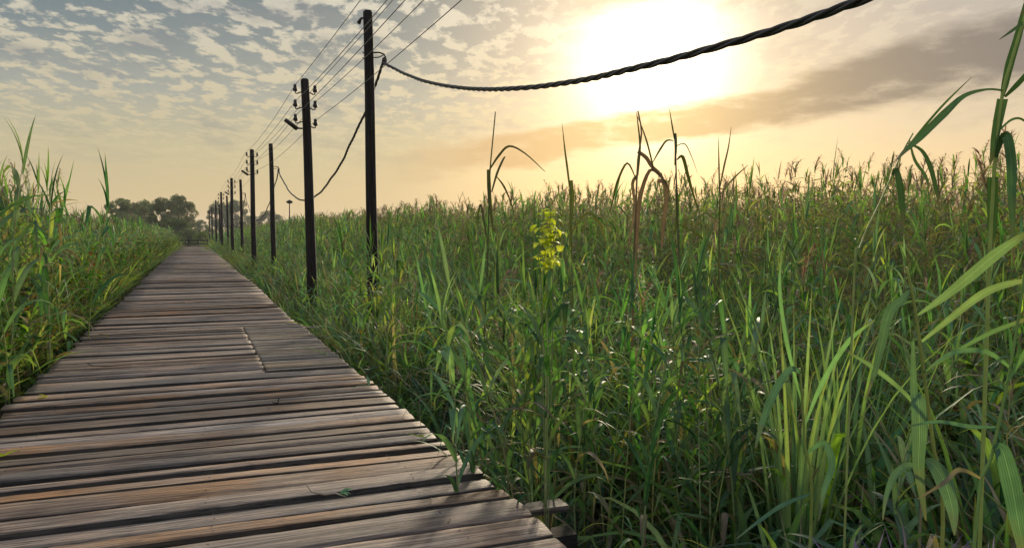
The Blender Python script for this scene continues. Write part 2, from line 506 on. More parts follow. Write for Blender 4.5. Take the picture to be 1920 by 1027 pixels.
YB = [-7.7, 12.86, 30.1, 49.9, 70.5, 91.5]
ZB = [4.9, 4.96, 4.63, 4.57, 4.5, 4.5]
ZC = [4.2, 4.22, 3.72, 3.7, 3.65, 3.65]      # cable hooks
LB = ['', 'nearest and tallest pole, dark brown, heavy twisted cable hooked to its right',
      'second cable pole, bare top, twisted cable hung from a hook on its right',
      'third cable pole, slim and bare, among the insulator poles',
      'fourth cable pole, a thin dark line before the hazy trees',
      'fifth cable pole, hardly visible near the end of boardwalk']
for k in range(1, len(YB)):
    h = ZB[k] - GZ + 0.4
    lean = (-0.05, 0.0)
    root = empty('cable_pole', (XB + 0.03, YB[k], GZ - 0.4))
    tag(root, LB[k], 'utility pole', 'poles carrying the twisted cable')
    pole_shaft(h, 0.10, 0.075, root, lean)
    zc = ZC[k] - GZ + 0.4
    mb = MB()
    mb.tube([(0.02, 0, zc + 0.10), (0.13, -0.01, zc + 0.11), (0.21, -0.02, zc + 0.085), (0.235, -0.02, zc + 0.04), (0.225, -0.02, zc)], 0.013, 6)
    mb.tube([(0.02, 0, zc + 0.02), (0.12, -0.01, zc + 0.03), (0.2, -0.02, zc + 0.07)], 0.009, 6)
    mb.build('cable_hook', M_IRON, root)
    mb = MB(); mb.lathe([(0.02, -0.07), (0.04, -0.05), (0.042, 0.03), (0.02, 0.06)], (0.215, -0.02, zc - 0.02), (0.15, 0.3, 1), 10)
    mb.build('clamp', M_IRON, root)
    if k == 1:
        mb = MB()
        mb.tube([(-0.06, 0, h - 0.08), (-0.16, -0.02, h - 0.12), (-0.2, -0.03, h - 0.2)], [0.012, 0.02, 0.034], 8)
        mb.build('top_bracket', M_IRON, root)
        for dz in (0.66, 0.75):
            mb = MB(); mb.tube([(-0.05, 0, h - dz), (-0.125, -0.01, h - dz), (-0.135, -0.01, h - dz + 0.02)], [0.008, 0.008, 0.012], 6)
            mb.build('peg', M_IRON, root)

# bare wires: six lines, each one wire from pole to pole
WL = ['upper right', 'upper left', 'middle right', 'middle left', 'lower left', 'lowest right']
for j, (sd, dz) in enumerate(ARMS):
    mb = MB(); pts = []
    for k in range(len(YA) - 1):
        za, zb = ZA[k] - dz + 0.03, ZA[k + 1] - dz + 0.03
        sag = 0.10 + 0.03 * ((j * 5 + k) % 4)
        n = 16 if k < 3 else 8
        for i in range(n):
            s = i / n
            pts.append((XA - 0.09 * 0.9 + sd * 0.205 + (0.004 * j), YA[k] + (YA[k + 1] - YA[k]) * s, za + (zb - za) * s - sag * 4 * s * (1 - s)))
    mb.tube(pts, 0.0055, 5)
    o = mb.build('wire', M_WIRE)
    tag(o, ('bare wire on the %s insulators of the poles, running overhead along the walk' % WL[j]), 'wire', 'bare wires strung between the insulator poles')

# twisted cable
def zcable(y):
    if y <= YB[1]: return 2.45 + 0.01665 * (y - 2.6) ** 2
    for k in range(1, len(YB) - 1):
        if y <= YB[k + 1]:
            s = (y - YB[k]) / (YB[k + 1] - YB[k])
            sag = [0, 1.62, 1.65, 1.7, 1.6][k]
            return ZC[k] + (ZC[k + 1] - ZC[k]) * s - sag * 4 * s * (1 - s)
    return ZC[-1]


XC = XB + 0.245


def cable_lift(y):
    return float(np.interp(y, [-8, 0, 2.7, 4.75, 7.7, 11.5, 13], [0.05, 0.05, 0.045, 0.03, 0.0, -0.03, -0.03]))


mb = MB()
for st in range(3):
    pts = []; y = YB[0]
    while y < YB[-1]:
        a_ = y / 0.62 * 2 * math.pi + 0.9 * math.sin(y * 0.83) + 0.5 * math.sin(y * 2.3) + st * 2 * math.pi / 3
        e = 0.010 * math.sin(y * 2.3) + 0.005 * math.sin(y * 5.7 + 1)
        pts.append((XC + e + 0.012 * math.cos(a_), y, zcable(y) + cable_lift(y) + 0.012 * math.sin(a_)))
        y += 0.045 if y < 14 else 0.1 if y < 31 else 0.4
    mb.tube(pts, 0.0135, 6)
o = mb.build('overhead_cable', M_CABLE)
tag(o, 'thick black twisted cable sagging from the cable poles across the sun', 'cable')

# the poles that carry the near ends, behind the eye
for nm, xx, yy, hh in (('utility_pole', XA, YA[0], ZA[0]), ('cable_pole', XB + 0.03, YB[0], 5.0)):
    root = empty(nm, (xx, yy, GZ - 0.4))
    tag(root, 'wooden pole beside the boardwalk at the near end of the wires' if nm == 'utility_pole' else 'wooden pole behind the viewer holding the near end of the cable', 'utility pole')
    pole_shaft(hh - GZ + 0.4, 0.115, 0.085, root, (0, 0))

# thin far post with a small head
pb = at(543, 425, 62); root = empty('lamp_post', (pb.x, pb.y, GZ)); ztop = at(543, 378, 62).z - GZ
mb = MB(); mb.tube([(0, 0, -0.2), (0, 0, ztop * 0.55), (0.02, 0, ztop - 0.05)], [0.07, 0.05, 0.04], 8); mb.build('post', M_IRON, root)
mb = MB(); mb.lathe([(0.05, -0.16), (0.24, -0.1), (0.27, 0.0), (0.1, 0.1), (0.03, 0.14)], (0.02, 0, ztop), (0, 0, 1), 10); mb.build('lamp_head', M_IRON, root)
tag(root, 'thin distant lamp post with a small round head above the reeds', 'lamp post')

# dark low rail at the far end of the boardwalk
root = empty('wooden_railing', (0.05, 90.0, 0))
for xx in (-1.4, -0.75, 0.45, 1.35):
    mb = MB(); mb.tube([(xx, 0, GZ - 0.1), (xx, 0, 0.72)], 0.07, 8); mb.build('post', M_BEAM, root)
for zz in (0.28, 0.62):
    mb = MB(); mb.box(-1.5, 1.45, -0.13, -0.075, zz - 0.06, zz + 0.06); mb.build('rail', M_BEAM, root, smooth=False)
mb = MB(); mb.box(-1.5, 1.45, -0.1, 0.1, -0.3, 0.06); mb.build('kickboard', M_BEAM, root, smooth=False)
tag(root, 'low dark wooden railing closing the far end of the boardwalk', 'railing')


# ------------------------------------------------------------------ leaves
def leaf(mb, base, az, elev, length, width, droop, a, m=0, n=7, fold=0.3, twist=0.0, kink=None, power=1.5, wander=0.0, basew=0.55):
    """an arching strap leaf; kink = (place along it, elevation after the break)"""
    pts = []; wd = []; cs = []
    p = Vector(base); st = length / n
    for i in range(n + 1):
        s = i / n
        el = elev - droop * s ** power
        if kink and s >= kink[0]: el = kink[1] - 0.15 * (s - kink[0])
        az_i = az + wander * s * s
        h = Vector((math.cos(az_i), math.sin(az_i), 0))
        c = Vector((-math.sin(az_i), math.cos(az_i), 0))
        d = h * math.cos(el) + Vector((0, 0, math.sin(el)))
        nn = d.cross(c)
        tw = twist * s
        c2 = c * math.cos(tw) + nn * math.sin(tw)
        pts.append(p.copy()); cs.append(c2)
        prof = (basew + (1 - basew) * min(1, s / 0.25)) * (1 - max(0, (s - 0.25) / 0.75) ** 1.7)
        wd.append(0.0 if i == n else max(width * 0.5 * prof, 2e-4))
        p = p + d * st
    mb.ribbon(pts, wd, cs, fold, a, m)


def leaf_tone(dead=0.1, yellow=0.15):
    r = random.random()
    if r < dead: return random.uniform(0.84, 1.0)
    if r < dead + yellow: return random.uniform(0.6, 0.8)
    return random.uniform(0.0, 0.58)


def stem_line(h, lean, n=8, az=None):
    az = random.uniform(0, 6.28) if az is None else az
    c, s_ = math.cos(az), math.sin(az); w = random.uniform(-0.02, 0.02)
    return [Vector((c * lean * (i / n) ** 2 + w * math.sin(i * 1.3), s_ * lean * (i / n) ** 2, h * i / n)) for i in range(n + 1)]


def on_line(pts, s):
    f = s * (len(pts) - 1); i = min(int(f), len(pts) - 2)
    return pts[i].lerp(pts[i + 1], f - i)


def reed(h, broad=1.0, nleaf=12, first=0.15, plume=False, lean=0.2, dead=0.1, r=0.008, kinks=0.2, lf=None, elev=(0.75, 1.25), lo_detail=False, droop=(0.5, 2.3)):
    """stem builder, foliage builder; materials: 0 leaf 1 plume"""
    st, fo = MB(), MB()
    line = stem_line(h, lean)
    st.tube(line, [r * (1 - 0.62 * i / 8) for i in range(9)], 4 if lo_detail else 6, a=random.random() * 0.7)
    az = random.uniform(0, 6.28)
    n = 5 if lo_detail else 7
    for i in range(nleaf):
        s = first + (0.97 - first) * (i + random.uniform(-0.3, 0.3)) / nleaf
        s = min(max(s, 0.03), 0.985)
        az += math.pi + random.uniform(-0.7, 0.7)
        L = (lf or 0.5) * random.uniform(0.7, 1.25) * (1.0 - 0.35 * abs(s - 0.6) / 0.6)
        dd = dead + (0.45 if s < 0.3 else 0.0)
        a = leaf_tone(dd)
        el = random.uniform(*elev) - (0.5 if a > 0.83 else 0)
        k = (random.uniform(0.25, 0.6), random.uniform(-1.5, -0.9)) if random.random() < kinks else None
        leaf(fo, on_line(line, s), az, el, L, 0.036 * broad * random.uniform(0.75, 1.25), random.uniform(*droop), a, n=n, twist=random.uniform(-0.9, 0.9), kink=k, wander=random.uniform(-0.5, 0.5))
    top = line[-1]
    for i in range(3):
        leaf(fo, top - Vector((0, 0, 0.05 * i)), random.uniform(0, 6.28), random.uniform(1.2, 1.5), (lf or 0.5) * random.uniform(0.45, 0.85), 0.022 * broad, random.uniform(0, 0.7), leaf_tone(0.05), n=n)
    if plume:
        pl = random.uniform(0.22, 0.34); paz = random.uniform(0, 6.28)
        for i in range(34):
            s = i / 34
            b = top + Vector((math.cos(paz) * 0.10 * s * s, math.sin(paz) * 0.10 * s * s, pl * s - 0.05))
            leaf(fo, b, paz + random.gauss(0, 1.3), random.uniform(0.1, 1.1), random.uniform(0.07, 0.19) * (1.15 - 0.6 * s), 0.012, random.uniform(0.6, 2.2), random.random(), m=1, n=3, fold=0.1)
    return st, fo


def weed(h, nst=7, leafsize=0.06, a_hi=0.7):
    st, fo = MB(), MB()
    for k in range(nst):
        line = stem_line(h * random.uniform(0.6, 1.05), random.uniform(0.05, 0.35) * h)
        off = Vector((random.uniform(-0.1, 0.1), random.uniform(-0.1, 0.1), 0))
        line = [p + off for p in line]
        st.tube(line, [0.006 * (1 - 0.7 * i / 8) for i in range(9)], 4, a=0.3)
        for i in range(int(26 * h) + 6):
            s = random.uniform(0.12, 1.0)
            leaf(fo, on_line(line, s), random.uniform(0, 6.28), random.uniform(-0.1, 1.0), leafsize * random.uniform(0.7, 1.9) * (1.25 - 0.5 * s), leafsize * random.uniform(0.4, 0.65), random.uniform(0.4, 1.8), min(1, random.random() ** 1.2 * a_hi * 1.2) if random.random() > 0.07 else random.uniform(0.84, 1), n=4, fold=0.2, power=1.0, basew=0.35)
    return st, fo


def tuft(h, nb=34, w=0.012, spread=0.16, dead=0.12, el=(0.9, 1.5), droop=(0.2, 1.7)):
    fo = MB()
    for i in range(nb):
        a_ = random.uniform(0, 6.28); r_ = spread * math.sqrt(random.random())
        leaf(fo, (math.cos(a_) * r_, math.sin(a_) * r_, 0), a_ + random.gauss(0, 0.6), random.uniform(*el), h * random.uniform(0.55, 1.15), w * random.uniform(0.7, 1.5), random.uniform(*droop), leaf_tone(dead), n=6, fold=0.2, twist=random.uniform(-0.8, 0.8), kink=(random.uniform(0.4, 0.7), random.uniform(-1.3, -0.3)) if random.random() < 0.12 else None)
    return fo


# ------------------------------------------------------------------ masters for the masses
MASTER = {}


def join(parts):
    out = MB()
    for mbx, mo in parts:
        off = len(out.v)
        out.v += mbx.v; out.a += mbx.a; out.t += mbx.t; out.c += mbx.c
        out.f += [tuple(i + off for i in f) for f in mbx.f]
        out.m += [mo[k] for k in mbx.m]
    return out


def master_collection(name, builders):
    c = bpy.data.collections.new(name)
    for i, (mbx, mats, _) in enumerate(builders):
        o = mbx.build('%s_kind_%02d' % (name, i), mats, link=False)
        c.objects.link(o)
    return c


def scatter(name, coll, P, rotz, tilt, scale, kind, label):
    """ONE mass object: points that carry copies from a collection"""
    n = len(P)
    me = bpy.data.meshes.new(name)
    me.vertices.add(n)
    me.vertices.foreach_set('co', np.asarray(P, dtype=np.float32).ravel())
    e = np.stack([tilt[:, 0], tilt[:, 1], rotz], 1).astype(np.float32)
    me.attributes.new('rot', 'FLOAT_VECTOR', 'POINT').data.foreach_set('vector', e.ravel())
    me.attributes.new('scl', 'FLOAT_VECTOR', 'POINT').data.foreach_set('vector', scale.astype(np.float32).ravel())
    me.attributes.new('kindex', 'INT', 'POINT').data.foreach_set('value', kind.astype(np.int32))
    me.update()
    o = bpy.data.objects.new(name, me); COL.objects.link(o)
    tag(o, label, None, None, 'stuff')
    g = bpy.data.node_groups.new(name + '_nodes', 'GeometryNodeTree')
    g.interface.new_socket('Geometry', in_out='INPUT', socket_type='NodeSocketGeometry')
    g.interface.new_socket('Geometry', in_out='OUTPUT', socket_type='NodeSocketGeometry')
    gi = g.nodes.new('NodeGroupInput'); go = g.nodes.new('NodeGroupOutput')
    ip = g.nodes.new('GeometryNodeInstanceOnPoints'); ci = g.nodes.new('GeometryNodeCollectionInfo')
    ci.inputs['Collection'].default_value = coll
    ci.inputs['Separate Children'].default_value = True
    ci.inputs['Reset Children'].default_value = True

    def named(nm, ty):
        x = g.nodes.new('GeometryNodeInputNamedAttribute'); x.data_type = ty; x.inputs['Name'].default_value = nm
        return x.outputs[0]
    g.links.new(gi.outputs[0], ip.inputs['Points'])
    g.links.new(ci.outputs[0], ip.inputs['Instance'])
    ip.inputs['Pick Instance'].default_value = True
    g.links.new(named('kindex', 'INT'), ip.inputs['Instance Index'])
    g.links.new(named('rot', 'FLOAT_VECTOR'), ip.inputs['Rotation'])
    g.links.new(named('scl', 'FLOAT_VECTOR'), ip.inputs['Scale'])
    g.links.new(ip.outputs[0], go.inputs[0])
    md = o.modifiers.new('spread', 'NODES'); md.node_group = g
    return o


# kinds of reed: (stem, foliage, height, leaf material)
RK = []
for i in range(8):      # broad leaved
    h = random.uniform(2.0, 2.7)
    RK.append((*reed(h, 1.45, random.randint(10, 13), 0.12, False, random.uniform(0.1, 0.5), 0.1, 0.009, 0.28, 0.78, droop=(0.9, 3.0)), h, M_BROAD))
for i in range(8):      # narrow
    h = random.uniform(2.3, 2.9)
    RK.append((*reed(h, 1.15, random.randint(11, 14), 0.15, i % 4 == 0, random.uniform(0.1, 0.45), 0.16, 0.007, 0.22, 0.64, droop=(0.7, 2.9)), h, M_LEAF))
N_NEAR = len(RK)
for i in range(8):      # plumed, for the wall of reeds at the back
    h = random.uniform(2.6, 3.1)
    RK.append((*reed(h, 1.05, random.randint(22, 28), 0.3, i % 4 != 0, random.uniform(0.1, 0.4), 0.5, 0.006, 0.25, 0.34, elev=(0.5, 1.2), lo_detail=True, droop=(0.8, 3.0)), h, M_LEAF))
for i in range(3):      # dead
    h = random.uniform(1.8, 2.5)
    RK.append((*reed(h, 0.8, 9, 0.15, i == 1, random.uniform(0.3, 0.8), 1.0, 0.006, 0.6, 0.4), h, M_DRY))
reed_coll = master_collection('reed', [(join([(s_, [0]), (f_, [1, 2])]), [M_STEM, lm, M_PLUME], 0) for (s_, f_, h, lm) in RK])

WK = []
for i in range(6):
    h = random.uniform(0.7, 1.3)
    s_, f_ = weed(h, random.randint(5, 8), random.uniform(0.06, 0.10), random.choice([0.55, 0.75, 0.9]))
    WK.append((join([(s_, [0]), (f_, [1])]), [M_STEM, M_WEED], h))
for i in range(6):
    h = random.uniform(0.6, 1.0)
    WK.append((tuft(h, 30, 0.022, 0.22, 0.16), [M_GRASS], h * 0.85))
for i in range(3):
    h = random.uniform(0.65, 1.0)
    WK.append((tuft(h, 22, 0.034, 0.2, 0.1, (0.6, 1.4), (0.6, 2.2)), [M_BROAD], h * 0.7))
for i in range(2):
    h = 0.7
    WK.append((tuft(h, 22, 0.012, 0.25, 1.0, (0.2, 1.4), (0.2, 1.5)), [M_DRY], h * 0.7))
weed_coll = master_collection('undergrowth', [(a_, b_, 0) for a_, b_, c_ in WK])
WH = np.array([c_ for _, _, c_ in WK])


def nz2(x, y, k=0):
    return (np.sin(x * 0.9 + k) * np.cos(y * 0.7 - k) + np.sin(x * 0.37 + y * 0.53 + 1.3 * k) + np.sin(x * 2.1 - y * 1.7 + k) * 0.5) / 2.5


def top_right(x, y):
    z = np.interp(x, [1.6, 2.0, 3.0, 5.0, 8.0, 11.0, 13.0, 40], [-0.35, 0.02, 0.38, 0.88, 1.45, 2.25, 2.62, 2.62])
    far = np.clip((y - 14) / 25, 0, 1)
    z2 = np.interp(x, [1.6, 2.0, 3.0, 5.0, 8.0, 11.0, 13.0, 40], [-0.2, 0.3, 0.85, 1.5, 2.0, 2.6, 2.8, 2.8])
    z = z - 0.32 * np.clip((6.5 - y) / 2, 0, 1) * np.clip((3.5 - x) / 0.8, 0, 1)
    z = z + 0.7 * np.exp(-((x - 2.2) / 0.33) ** 2 - ((y - 10.0) / 1.5) ** 2)
    return z * (1 - far) + z2 * far + 0.16 * nz2(x, y, 0.7)


def top_left(x, y):
    x = -x
    z = np.interp(x, [1.5, 1.68, 1.85, 2.2, 2.7, 4.0, 8.0, 30], [-0.6, -0.45, 0.0, 0.95, 1.5, 1.85, 2.05, 2.1])
    z = z + 0.55 * np.clip((15 - y) / 5, 0, 1) * np.clip((x - 1.8) / 0.6, 0, 1)
    return z + 0.14 * nz2(x, y, 2.1)


def sample(n, x0, x1, y0, y1):
    return rng.uniform(x0, x1, n), rng.uniform(y0, y1, n)


def in_view(x, y, a0=-41, a1=41, near=0.9):
    f = x * FWD.x + y * FWD.y; s_ = x * RGT.x + y * RGT.y
    an = np.degrees(np.arctan2(s_, f))
    return (an > a0) & (an < a1) & (np.hypot(x, y) > near)


def field(x0, x1, y0, y1, dens, dmin, dmax):
    n = int((x1 - x0) * (y1 - y0) * dens)
    x, y = sample(n, x0, x1, y0, y1)
    d = np.hypot(x, y)
    k = in_view(x, y) & (d >= dmin) & (d < dmax)
    k &= ~((x > 1.4) & (x < 2.15) & (((y > 3.25) & (y < 4.15)) | ((y > 12.2) & (y < 13.0))))
    return x[k], y[k]


RH = np.array([k[2] for k in RK])
NK = len(RK)


def reeds_for(x, y, topf, mode):
    n = len(x)
    zt = topf(x, y)
    hgt = zt - GZ
    r = rng.random(n)
    kind = rng.integers(0, 8, n)
    if mode == 'right':
        pl = np.clip((x - 6.5) / 5.0, 0, 1)
        nar = np.clip((x - 2.5) / 5.0, 0.25, 0.8)
        kind = np.where(r < nar, rng.integers(8, 16, n), kind)
        kind = np.where(rng.random(n) < pl, rng.integers(16, 24, n), kind)
    else:
        kind = np.where(r < 0.55, rng.integers(8, 16, n), kind)
        kind = np.where((rng.random(n) < 0.25), rng.integers(16, 24, n), kind)
    kind = np.where(rng.random(n) < 0.09, rng.integers(24, 27, n), kind)
    want = hgt * rng.uniform(0.6, 1.12, n)
    sc = want / RH[kind]
    return kind, sc, hgt


# ---- the right bed
xs_, ys_ = [], []
for args in ((1.75, 14, -2, 14, 11, 0.9, 9), (1.75, 24, 0, 24, 8.5, 9, 18), (1.75, 32, 5, 45, 5, 18, 36), (1.9, 40, 20, 100, 2.6, 36, 90), (1.9, 70, 60, 190, 0.9, 90, 190)):
    x, y = field(*args); xs_.append(x); ys_.append(y)
x = np.concatenate(xs_); y = np.concatenate(ys_)
kind, sc, hgt = reeds_for(x, y, top_right, 'right')
keep = sc > 0.3
# thinner where the bed is low, and clumps
clump = nz2(x * 1.7, y * 1.7, 4.0)
keep &= rng.random(len(x)) < np.clip(0.30 + 0.22 * hgt + 0.5 * clump, 0.10, 1)
x, y, kind, sc, hgt = x[keep], y[keep], kind[keep], sc[keep], hgt[keep]
z = np.full(len(x), GZ - 0.03)
rz = rng.uniform(0, 2 * math.pi, len(x)); tl = rng.normal(0, 0.07, (len(x), 2))
d = np.hypot(x, y)
# the plants that show largest become things of their own
vis = in_view(x, y, -34, 34)
score = np.where(vis, hgt / np.maximum(d, 0.5), 0)
order = np.argsort(-score)
solo = order[:118]
mask = np.ones(len(x), bool); mask[solo] = False
S3 = lambda s_: np.stack([s_, s_, s_], 1)
wide = np.clip(np.maximum(sc, 0.72) * (1 + np.clip(d - 14, 0, 100) / 50), 0.5, 3.4)
scl = np.stack([wide, wide, sc], 1)
scatter('reed_bed', reed_coll, np.stack([x, y, z], 1)[mask], rz[mask], tl[mask], scl[mask], kind[mask], 'dense bed of green reeds right of the boardwalk')

# solo reeds: one of each kind with its parts, then copies
proto = {}
G_SOLO = 'front reeds of the bed right of the boardwalk'


def reed_thing(k, loc, rot, s3, label, group):
    if k not in proto:
        st, fo, h, lm = RK[k]
        proto[k] = (st.mesh('stem', [M_STEM]), fo.mesh('foliage', [lm, M_PLUME]))
    root = empty('reed', loc); root.rotation_euler = rot; root.scale = s3
    for nm, me in zip(('stem', 'foliage'), proto[k]):
        c = bpy.data.objects.new(nm, me); COL.objects.link(c); c.parent = root
    return tag(root, label, 'reed', group)


for i in solo:
    k = int(kind[i])
    label = ('green reed with broad arching leaves in the front of the right bed' if k < 8 else
             'green reed with many narrow leaves in the front of the right bed' if k < 16 else
             'plumed reed with narrow leaves in the front of the right bed' if k < 24 else
             'dead straw coloured reed in the front of the right bed')
    reed_thing(k, (x[i], y[i], z[i]), (tl[i, 0], tl[i, 1], rz[i]), scl[i], label, G_SOLO + (' - ' + label.split(' in ')[0]))

# ---- the left thicket
xs_, ys_ = [], []
for args in ((-12, -1.8, 3, 20, 16, 1, 12), (-14, -1.75, 8, 40, 11, 12, 30), (-20, -1.7, 25, 90, 4, 30, 80), (-40, -1.8, 60, 190, 1.3, 80, 190)):
    x, y = field(*args); xs_.append(x); ys_.append(y)
x = np.concatenate(xs_); y = np.concatenate(ys_)
kind, sc, hgt = reeds_for(x, y, top_left, 'left')
tall = rng.random(len(x)) < np.where((-x > 2.1) & (y < 26), 0.05, 0.0)
sc = np.where(tall, sc * rng.uniform(1.1, 1.4, len(x)), sc)
keep = (sc > 0.32) & (rng.random(len(x)) < np.clip(0.06 + 0.6 * (-x - 1.85), 0.03, 0.8))
x, y, kind, sc, hgt = x[keep], y[keep], kind[keep], sc[keep], hgt[keep]
z = np.full(len(x), GZ - 0.03); rz = rng.uniform(0, 6.28, len(x)); tl = rng.normal(0, 0.08, (len(x), 2)); d = np.hypot(x, y)
vis = in_view(x, y, -33, 0)
score = np.where(vis & (sc * RH[kind] > 2.2), sc * RH[kind] / d, 0)
solo = np.argsort(-score)[:40]
mask = np.ones(len(x), bool); mask[solo] = False
wide = np.clip(np.maximum(sc, 0.72) * (1 + np.clip(d - 14, 0, 100) / 50), 0.5, 3.4)
scl = np.stack([wide, wide, sc], 1)
scatter('reed_thicket', reed_coll, np.stack([x, y, z], 1)[mask], rz[mask], tl[mask], scl[mask], kind[mask], 'thicket of reeds left of the boardwalk')
for i in solo:
    k = int(kind[i])
    label = ('tall broad leaved reed rising from the thicket left of the boardwalk' if k < 8 else
             'tall narrow leaved reed rising from the thicket left of the boardwalk' if k < 24 else
             'dead straw coloured reed in the thicket left of the boardwalk')
    reed_thing(k, (x[i], y[i], z[i]), (tl[i, 0], tl[i, 1], rz[i]), scl[i], label, label.replace('reed', 'reeds'))

# ---- undergrowth: weeds and grass on both sides
def undergrowth(name, sign, bands, topf, label, mix):
    xs_, ys_ = [], []
    for args in bands:
        x, y = field(*args); xs_.append(x); ys_.append(y)
    x = np.concatenate(xs_); y = np.concatenate(ys_); n = len(x)
    zt = topf(x, y); hgt = np.minimum(zt - GZ, 1.9 if sign < 0 else 1.35)
    lo, hi = mix
    r = rng.random(n)
    kind = np.where(r < lo, rng.integers(0, 6, n), np.where(r < lo + hi, rng.integers(6, 12, n), np.where(r < 0.90, rng.integers(12, 15, n), rng.integers(15, 17, n))))
    sc = hgt * rng.uniform(0.55, 1.0, n) / WH[kind]
    keep = sc > 0.18
    if sign < 0: keep &= (kind < 6) | (x < -2.25)
    if sign > 0: keep &= rng.random(n) < np.where((x < 2.9) & (y < 9), 0.5, 0.85)
    x, y, kind, sc = x[keep], y[keep], kind[keep], sc[keep]
    n = len(x); d = np.hypot(x, y)
    w = np.clip(np.clip(sc, 0.4, 1.5) * (1 + np.clip(d - 25, 0, 120) / 50), 0.35, 3.5)
    scatter(name, weed_coll, np.stack([x, y, np.full(n, GZ - 0.02)], 1), rng.uniform(0, 6.28, n), rng.normal(0, 0.1, (n, 2)), np.stack([w, w, np.minimum(sc, 2.2)], 1), kind, label)


undergrowth('undergrowth', 1, ((1.66, 14, -2, 14, 12, 0.9, 9), (1.66, 16, 0, 24, 9, 9, 18), (1.62, 14, 5, 45, 9, 18, 40), (1.65, 16, 20, 110, 4, 40, 110)), top_right,
            'low grass and weeds between the reeds right of the boardwalk', (0.06, 0.46))
undergrowth('weeds', -1, ((-12, -1.78, 3, 20, 42, 1, 12), (-10, -1.75, 8, 40, 30, 12, 30), (-10, -1.65, 25, 95, 9, 30, 95)), top_left,
            'leafy weeds and grass left of the boardwalk', (0.62, 0.25))

# ------------------------------------------------------------------ single plants that stand out
EYE = Vector((0, 0, H))


def smooth_pts(P, per=4):
    out = []
    n = len(P)
    for i in range(n - 1):
        p0, p1, p2, p3 = P[max(i - 1, 0)], P[i], P[i + 1], P[min(i + 2, n - 1)]
        for k in range(per):
            t = k / per
            out.append(0.5 * ((2 * p1) + (p2 - p0) * t + (2 * p0 - 5 * p1 + 4 * p2 - p3) * t * t + (3 * p1 - p0 - 3 * p2 + p3) * t ** 3))
    out.append(P[-1])
    return out


class Plant:
    """a plant measured from the photograph, standing on the ground at its real distance"""
    def __init__(s, name, depth, label, cat, mats, root_px):
        s.depth = depth
        b = at(root_px, HORIZON, depth)
        s.base = Vector((b.x, b.y, GZ))
        s.root = empty(name, s.base)
        tag(s.root, label, cat)
        s.st, s.fo, s.mats = MB(), MB(), mats

    def P(s, pts, dd=0.0):
        n = len(pts)
        return [at(q[0], q[1], s.depth + dd * (i / max(1, n - 1)) + (q[3] if len(q) > 3 else 0)) - s.base for i, q in enumerate(pts)]

    def stem(s, pts, w):
        P = [Vector((0, 0, -0.1))] + s.P(pts)
        P = smooth_pts(P, 3)
        r = w * s.depth / FPX / 2 * 0.8
        s.st.tube(P, [r * (1.15 - 0.5 * i / len(P)) for i in range(len(P))], 7, a=random.random() * 0.6)

    def leaf(s, pts, a=None, dd=None, face=None, m=0, fold=0.22):
        """pts: (x, y, width)"""
        dd = random.uniform(-0.12, 0.12) * s.depth if dd is None else dd
        C = smooth_pts(s.P(pts, dd), 4)
        W = []
        for i in range(len(pts) - 1):
            for k in range(4): W.append(pts[i][2] + (pts[i + 1][2] - pts[i][2]) * k / 4)
        W.append(pts[-1][2])
        tw = random.uniform(-0.5, 0.5) if face is None else face
        cs = []
        for i, p in enumerate(C):
            d = (C[min(i + 1, len(C) - 1)] - C[max(i - 1, 0)]).normalized()
            v = (p + s.base - EYE).normalized()
            c = d.cross(v); c = c.normalized() if c.length > 1e-6 else Vector((1, 0, 0))
            nn = d.cross(c)
            cs.append(c * math.cos(tw) + nn * math.sin(tw))
        k = s.depth / FPX / 2 * (0.66 if s.depth < 4 else 0.5)
        s.fo.ribbon(C, [max(w * k, 3e-4) for w in W], cs, fold, leaf_tone(0.02, 0.1) if a is None else a, m)

    def done(s):
        if s.st.v: s.st.build('stem', s.mats[0], s.root)
        if s.fo.v: s.fo.build('foliage', list(s.mats[1:]), s.root)


M_SHADE = leaf_material('silhouette_reed_leaf', [(0, (0.026, 0.052, 0.022)), (0.5, (0.050, 0.092, 0.034)), (1, (0.085, 0.125, 0.04))], 0.14, 0.5, 0.5, tipbrown=0.7)  # darker copy of the broad leaf, silhouette shade put into its colour
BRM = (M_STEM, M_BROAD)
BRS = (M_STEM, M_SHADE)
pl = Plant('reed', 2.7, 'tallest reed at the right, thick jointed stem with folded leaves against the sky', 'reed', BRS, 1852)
pl.stem([(1848, 700), (1855, 480), (1866, 300), (1879, 180), (1897, 112), (1928, 10)], 9)
pl.leaf([(1879, 182, 8), (1884, 160, 18), (1893, 120, 22), (1908, 70, 20), (1924, 10, 16), (1945, -60, 2)], 0.2, 0.05, 0.1)
pl.leaf([(1880, 186, 27), (1872, 225, 25), (1865, 262, 20), (1858, 305, 6)], 0.3, 0.0, 0.1)
pl.leaf([(1861, 332, 27), (1861, 380, 28), (1860, 430, 22), (1855, 475, 5)], 0.25, 0.03, 0.0)
pl.leaf([(1866, 300, 6), (1878, 262, 16), (1888, 256, 24), (1896, 300, 25), (1897, 350, 22), (1898, 410, 14), (1901, 500, 3)], 0.25, -0.25, 0.0)
pl.leaf([(1880, 170, 6), (1850, 168, 6), (1808, 180, 12), (1770, 214, 20), (1725, 258, 18), (1695, 285, 10), (1682, 300, 3)], 0.3, -0.35, 0.2)
pl.leaf([(1688, 292, 3), (1735, 235, 7), (1775, 190, 6), (1822, 145, 1)], 0.5, -0.1, 0.2)
pl.leaf([(1918, 43, 10), (1897, 58, 9), (1873, 75, 1)], 0.1, -0.1)
pl.leaf([(1884, 182, 6), (1906, 160, 14), (1935, 130, 14), (1970, 105, 3)], 0.1, -0.1)
pl.leaf([(1876, 242, 5), (1898, 224, 7), (1920, 226, 6), (1950, 260, 2)], 0.5, 0.1)
pl.done()
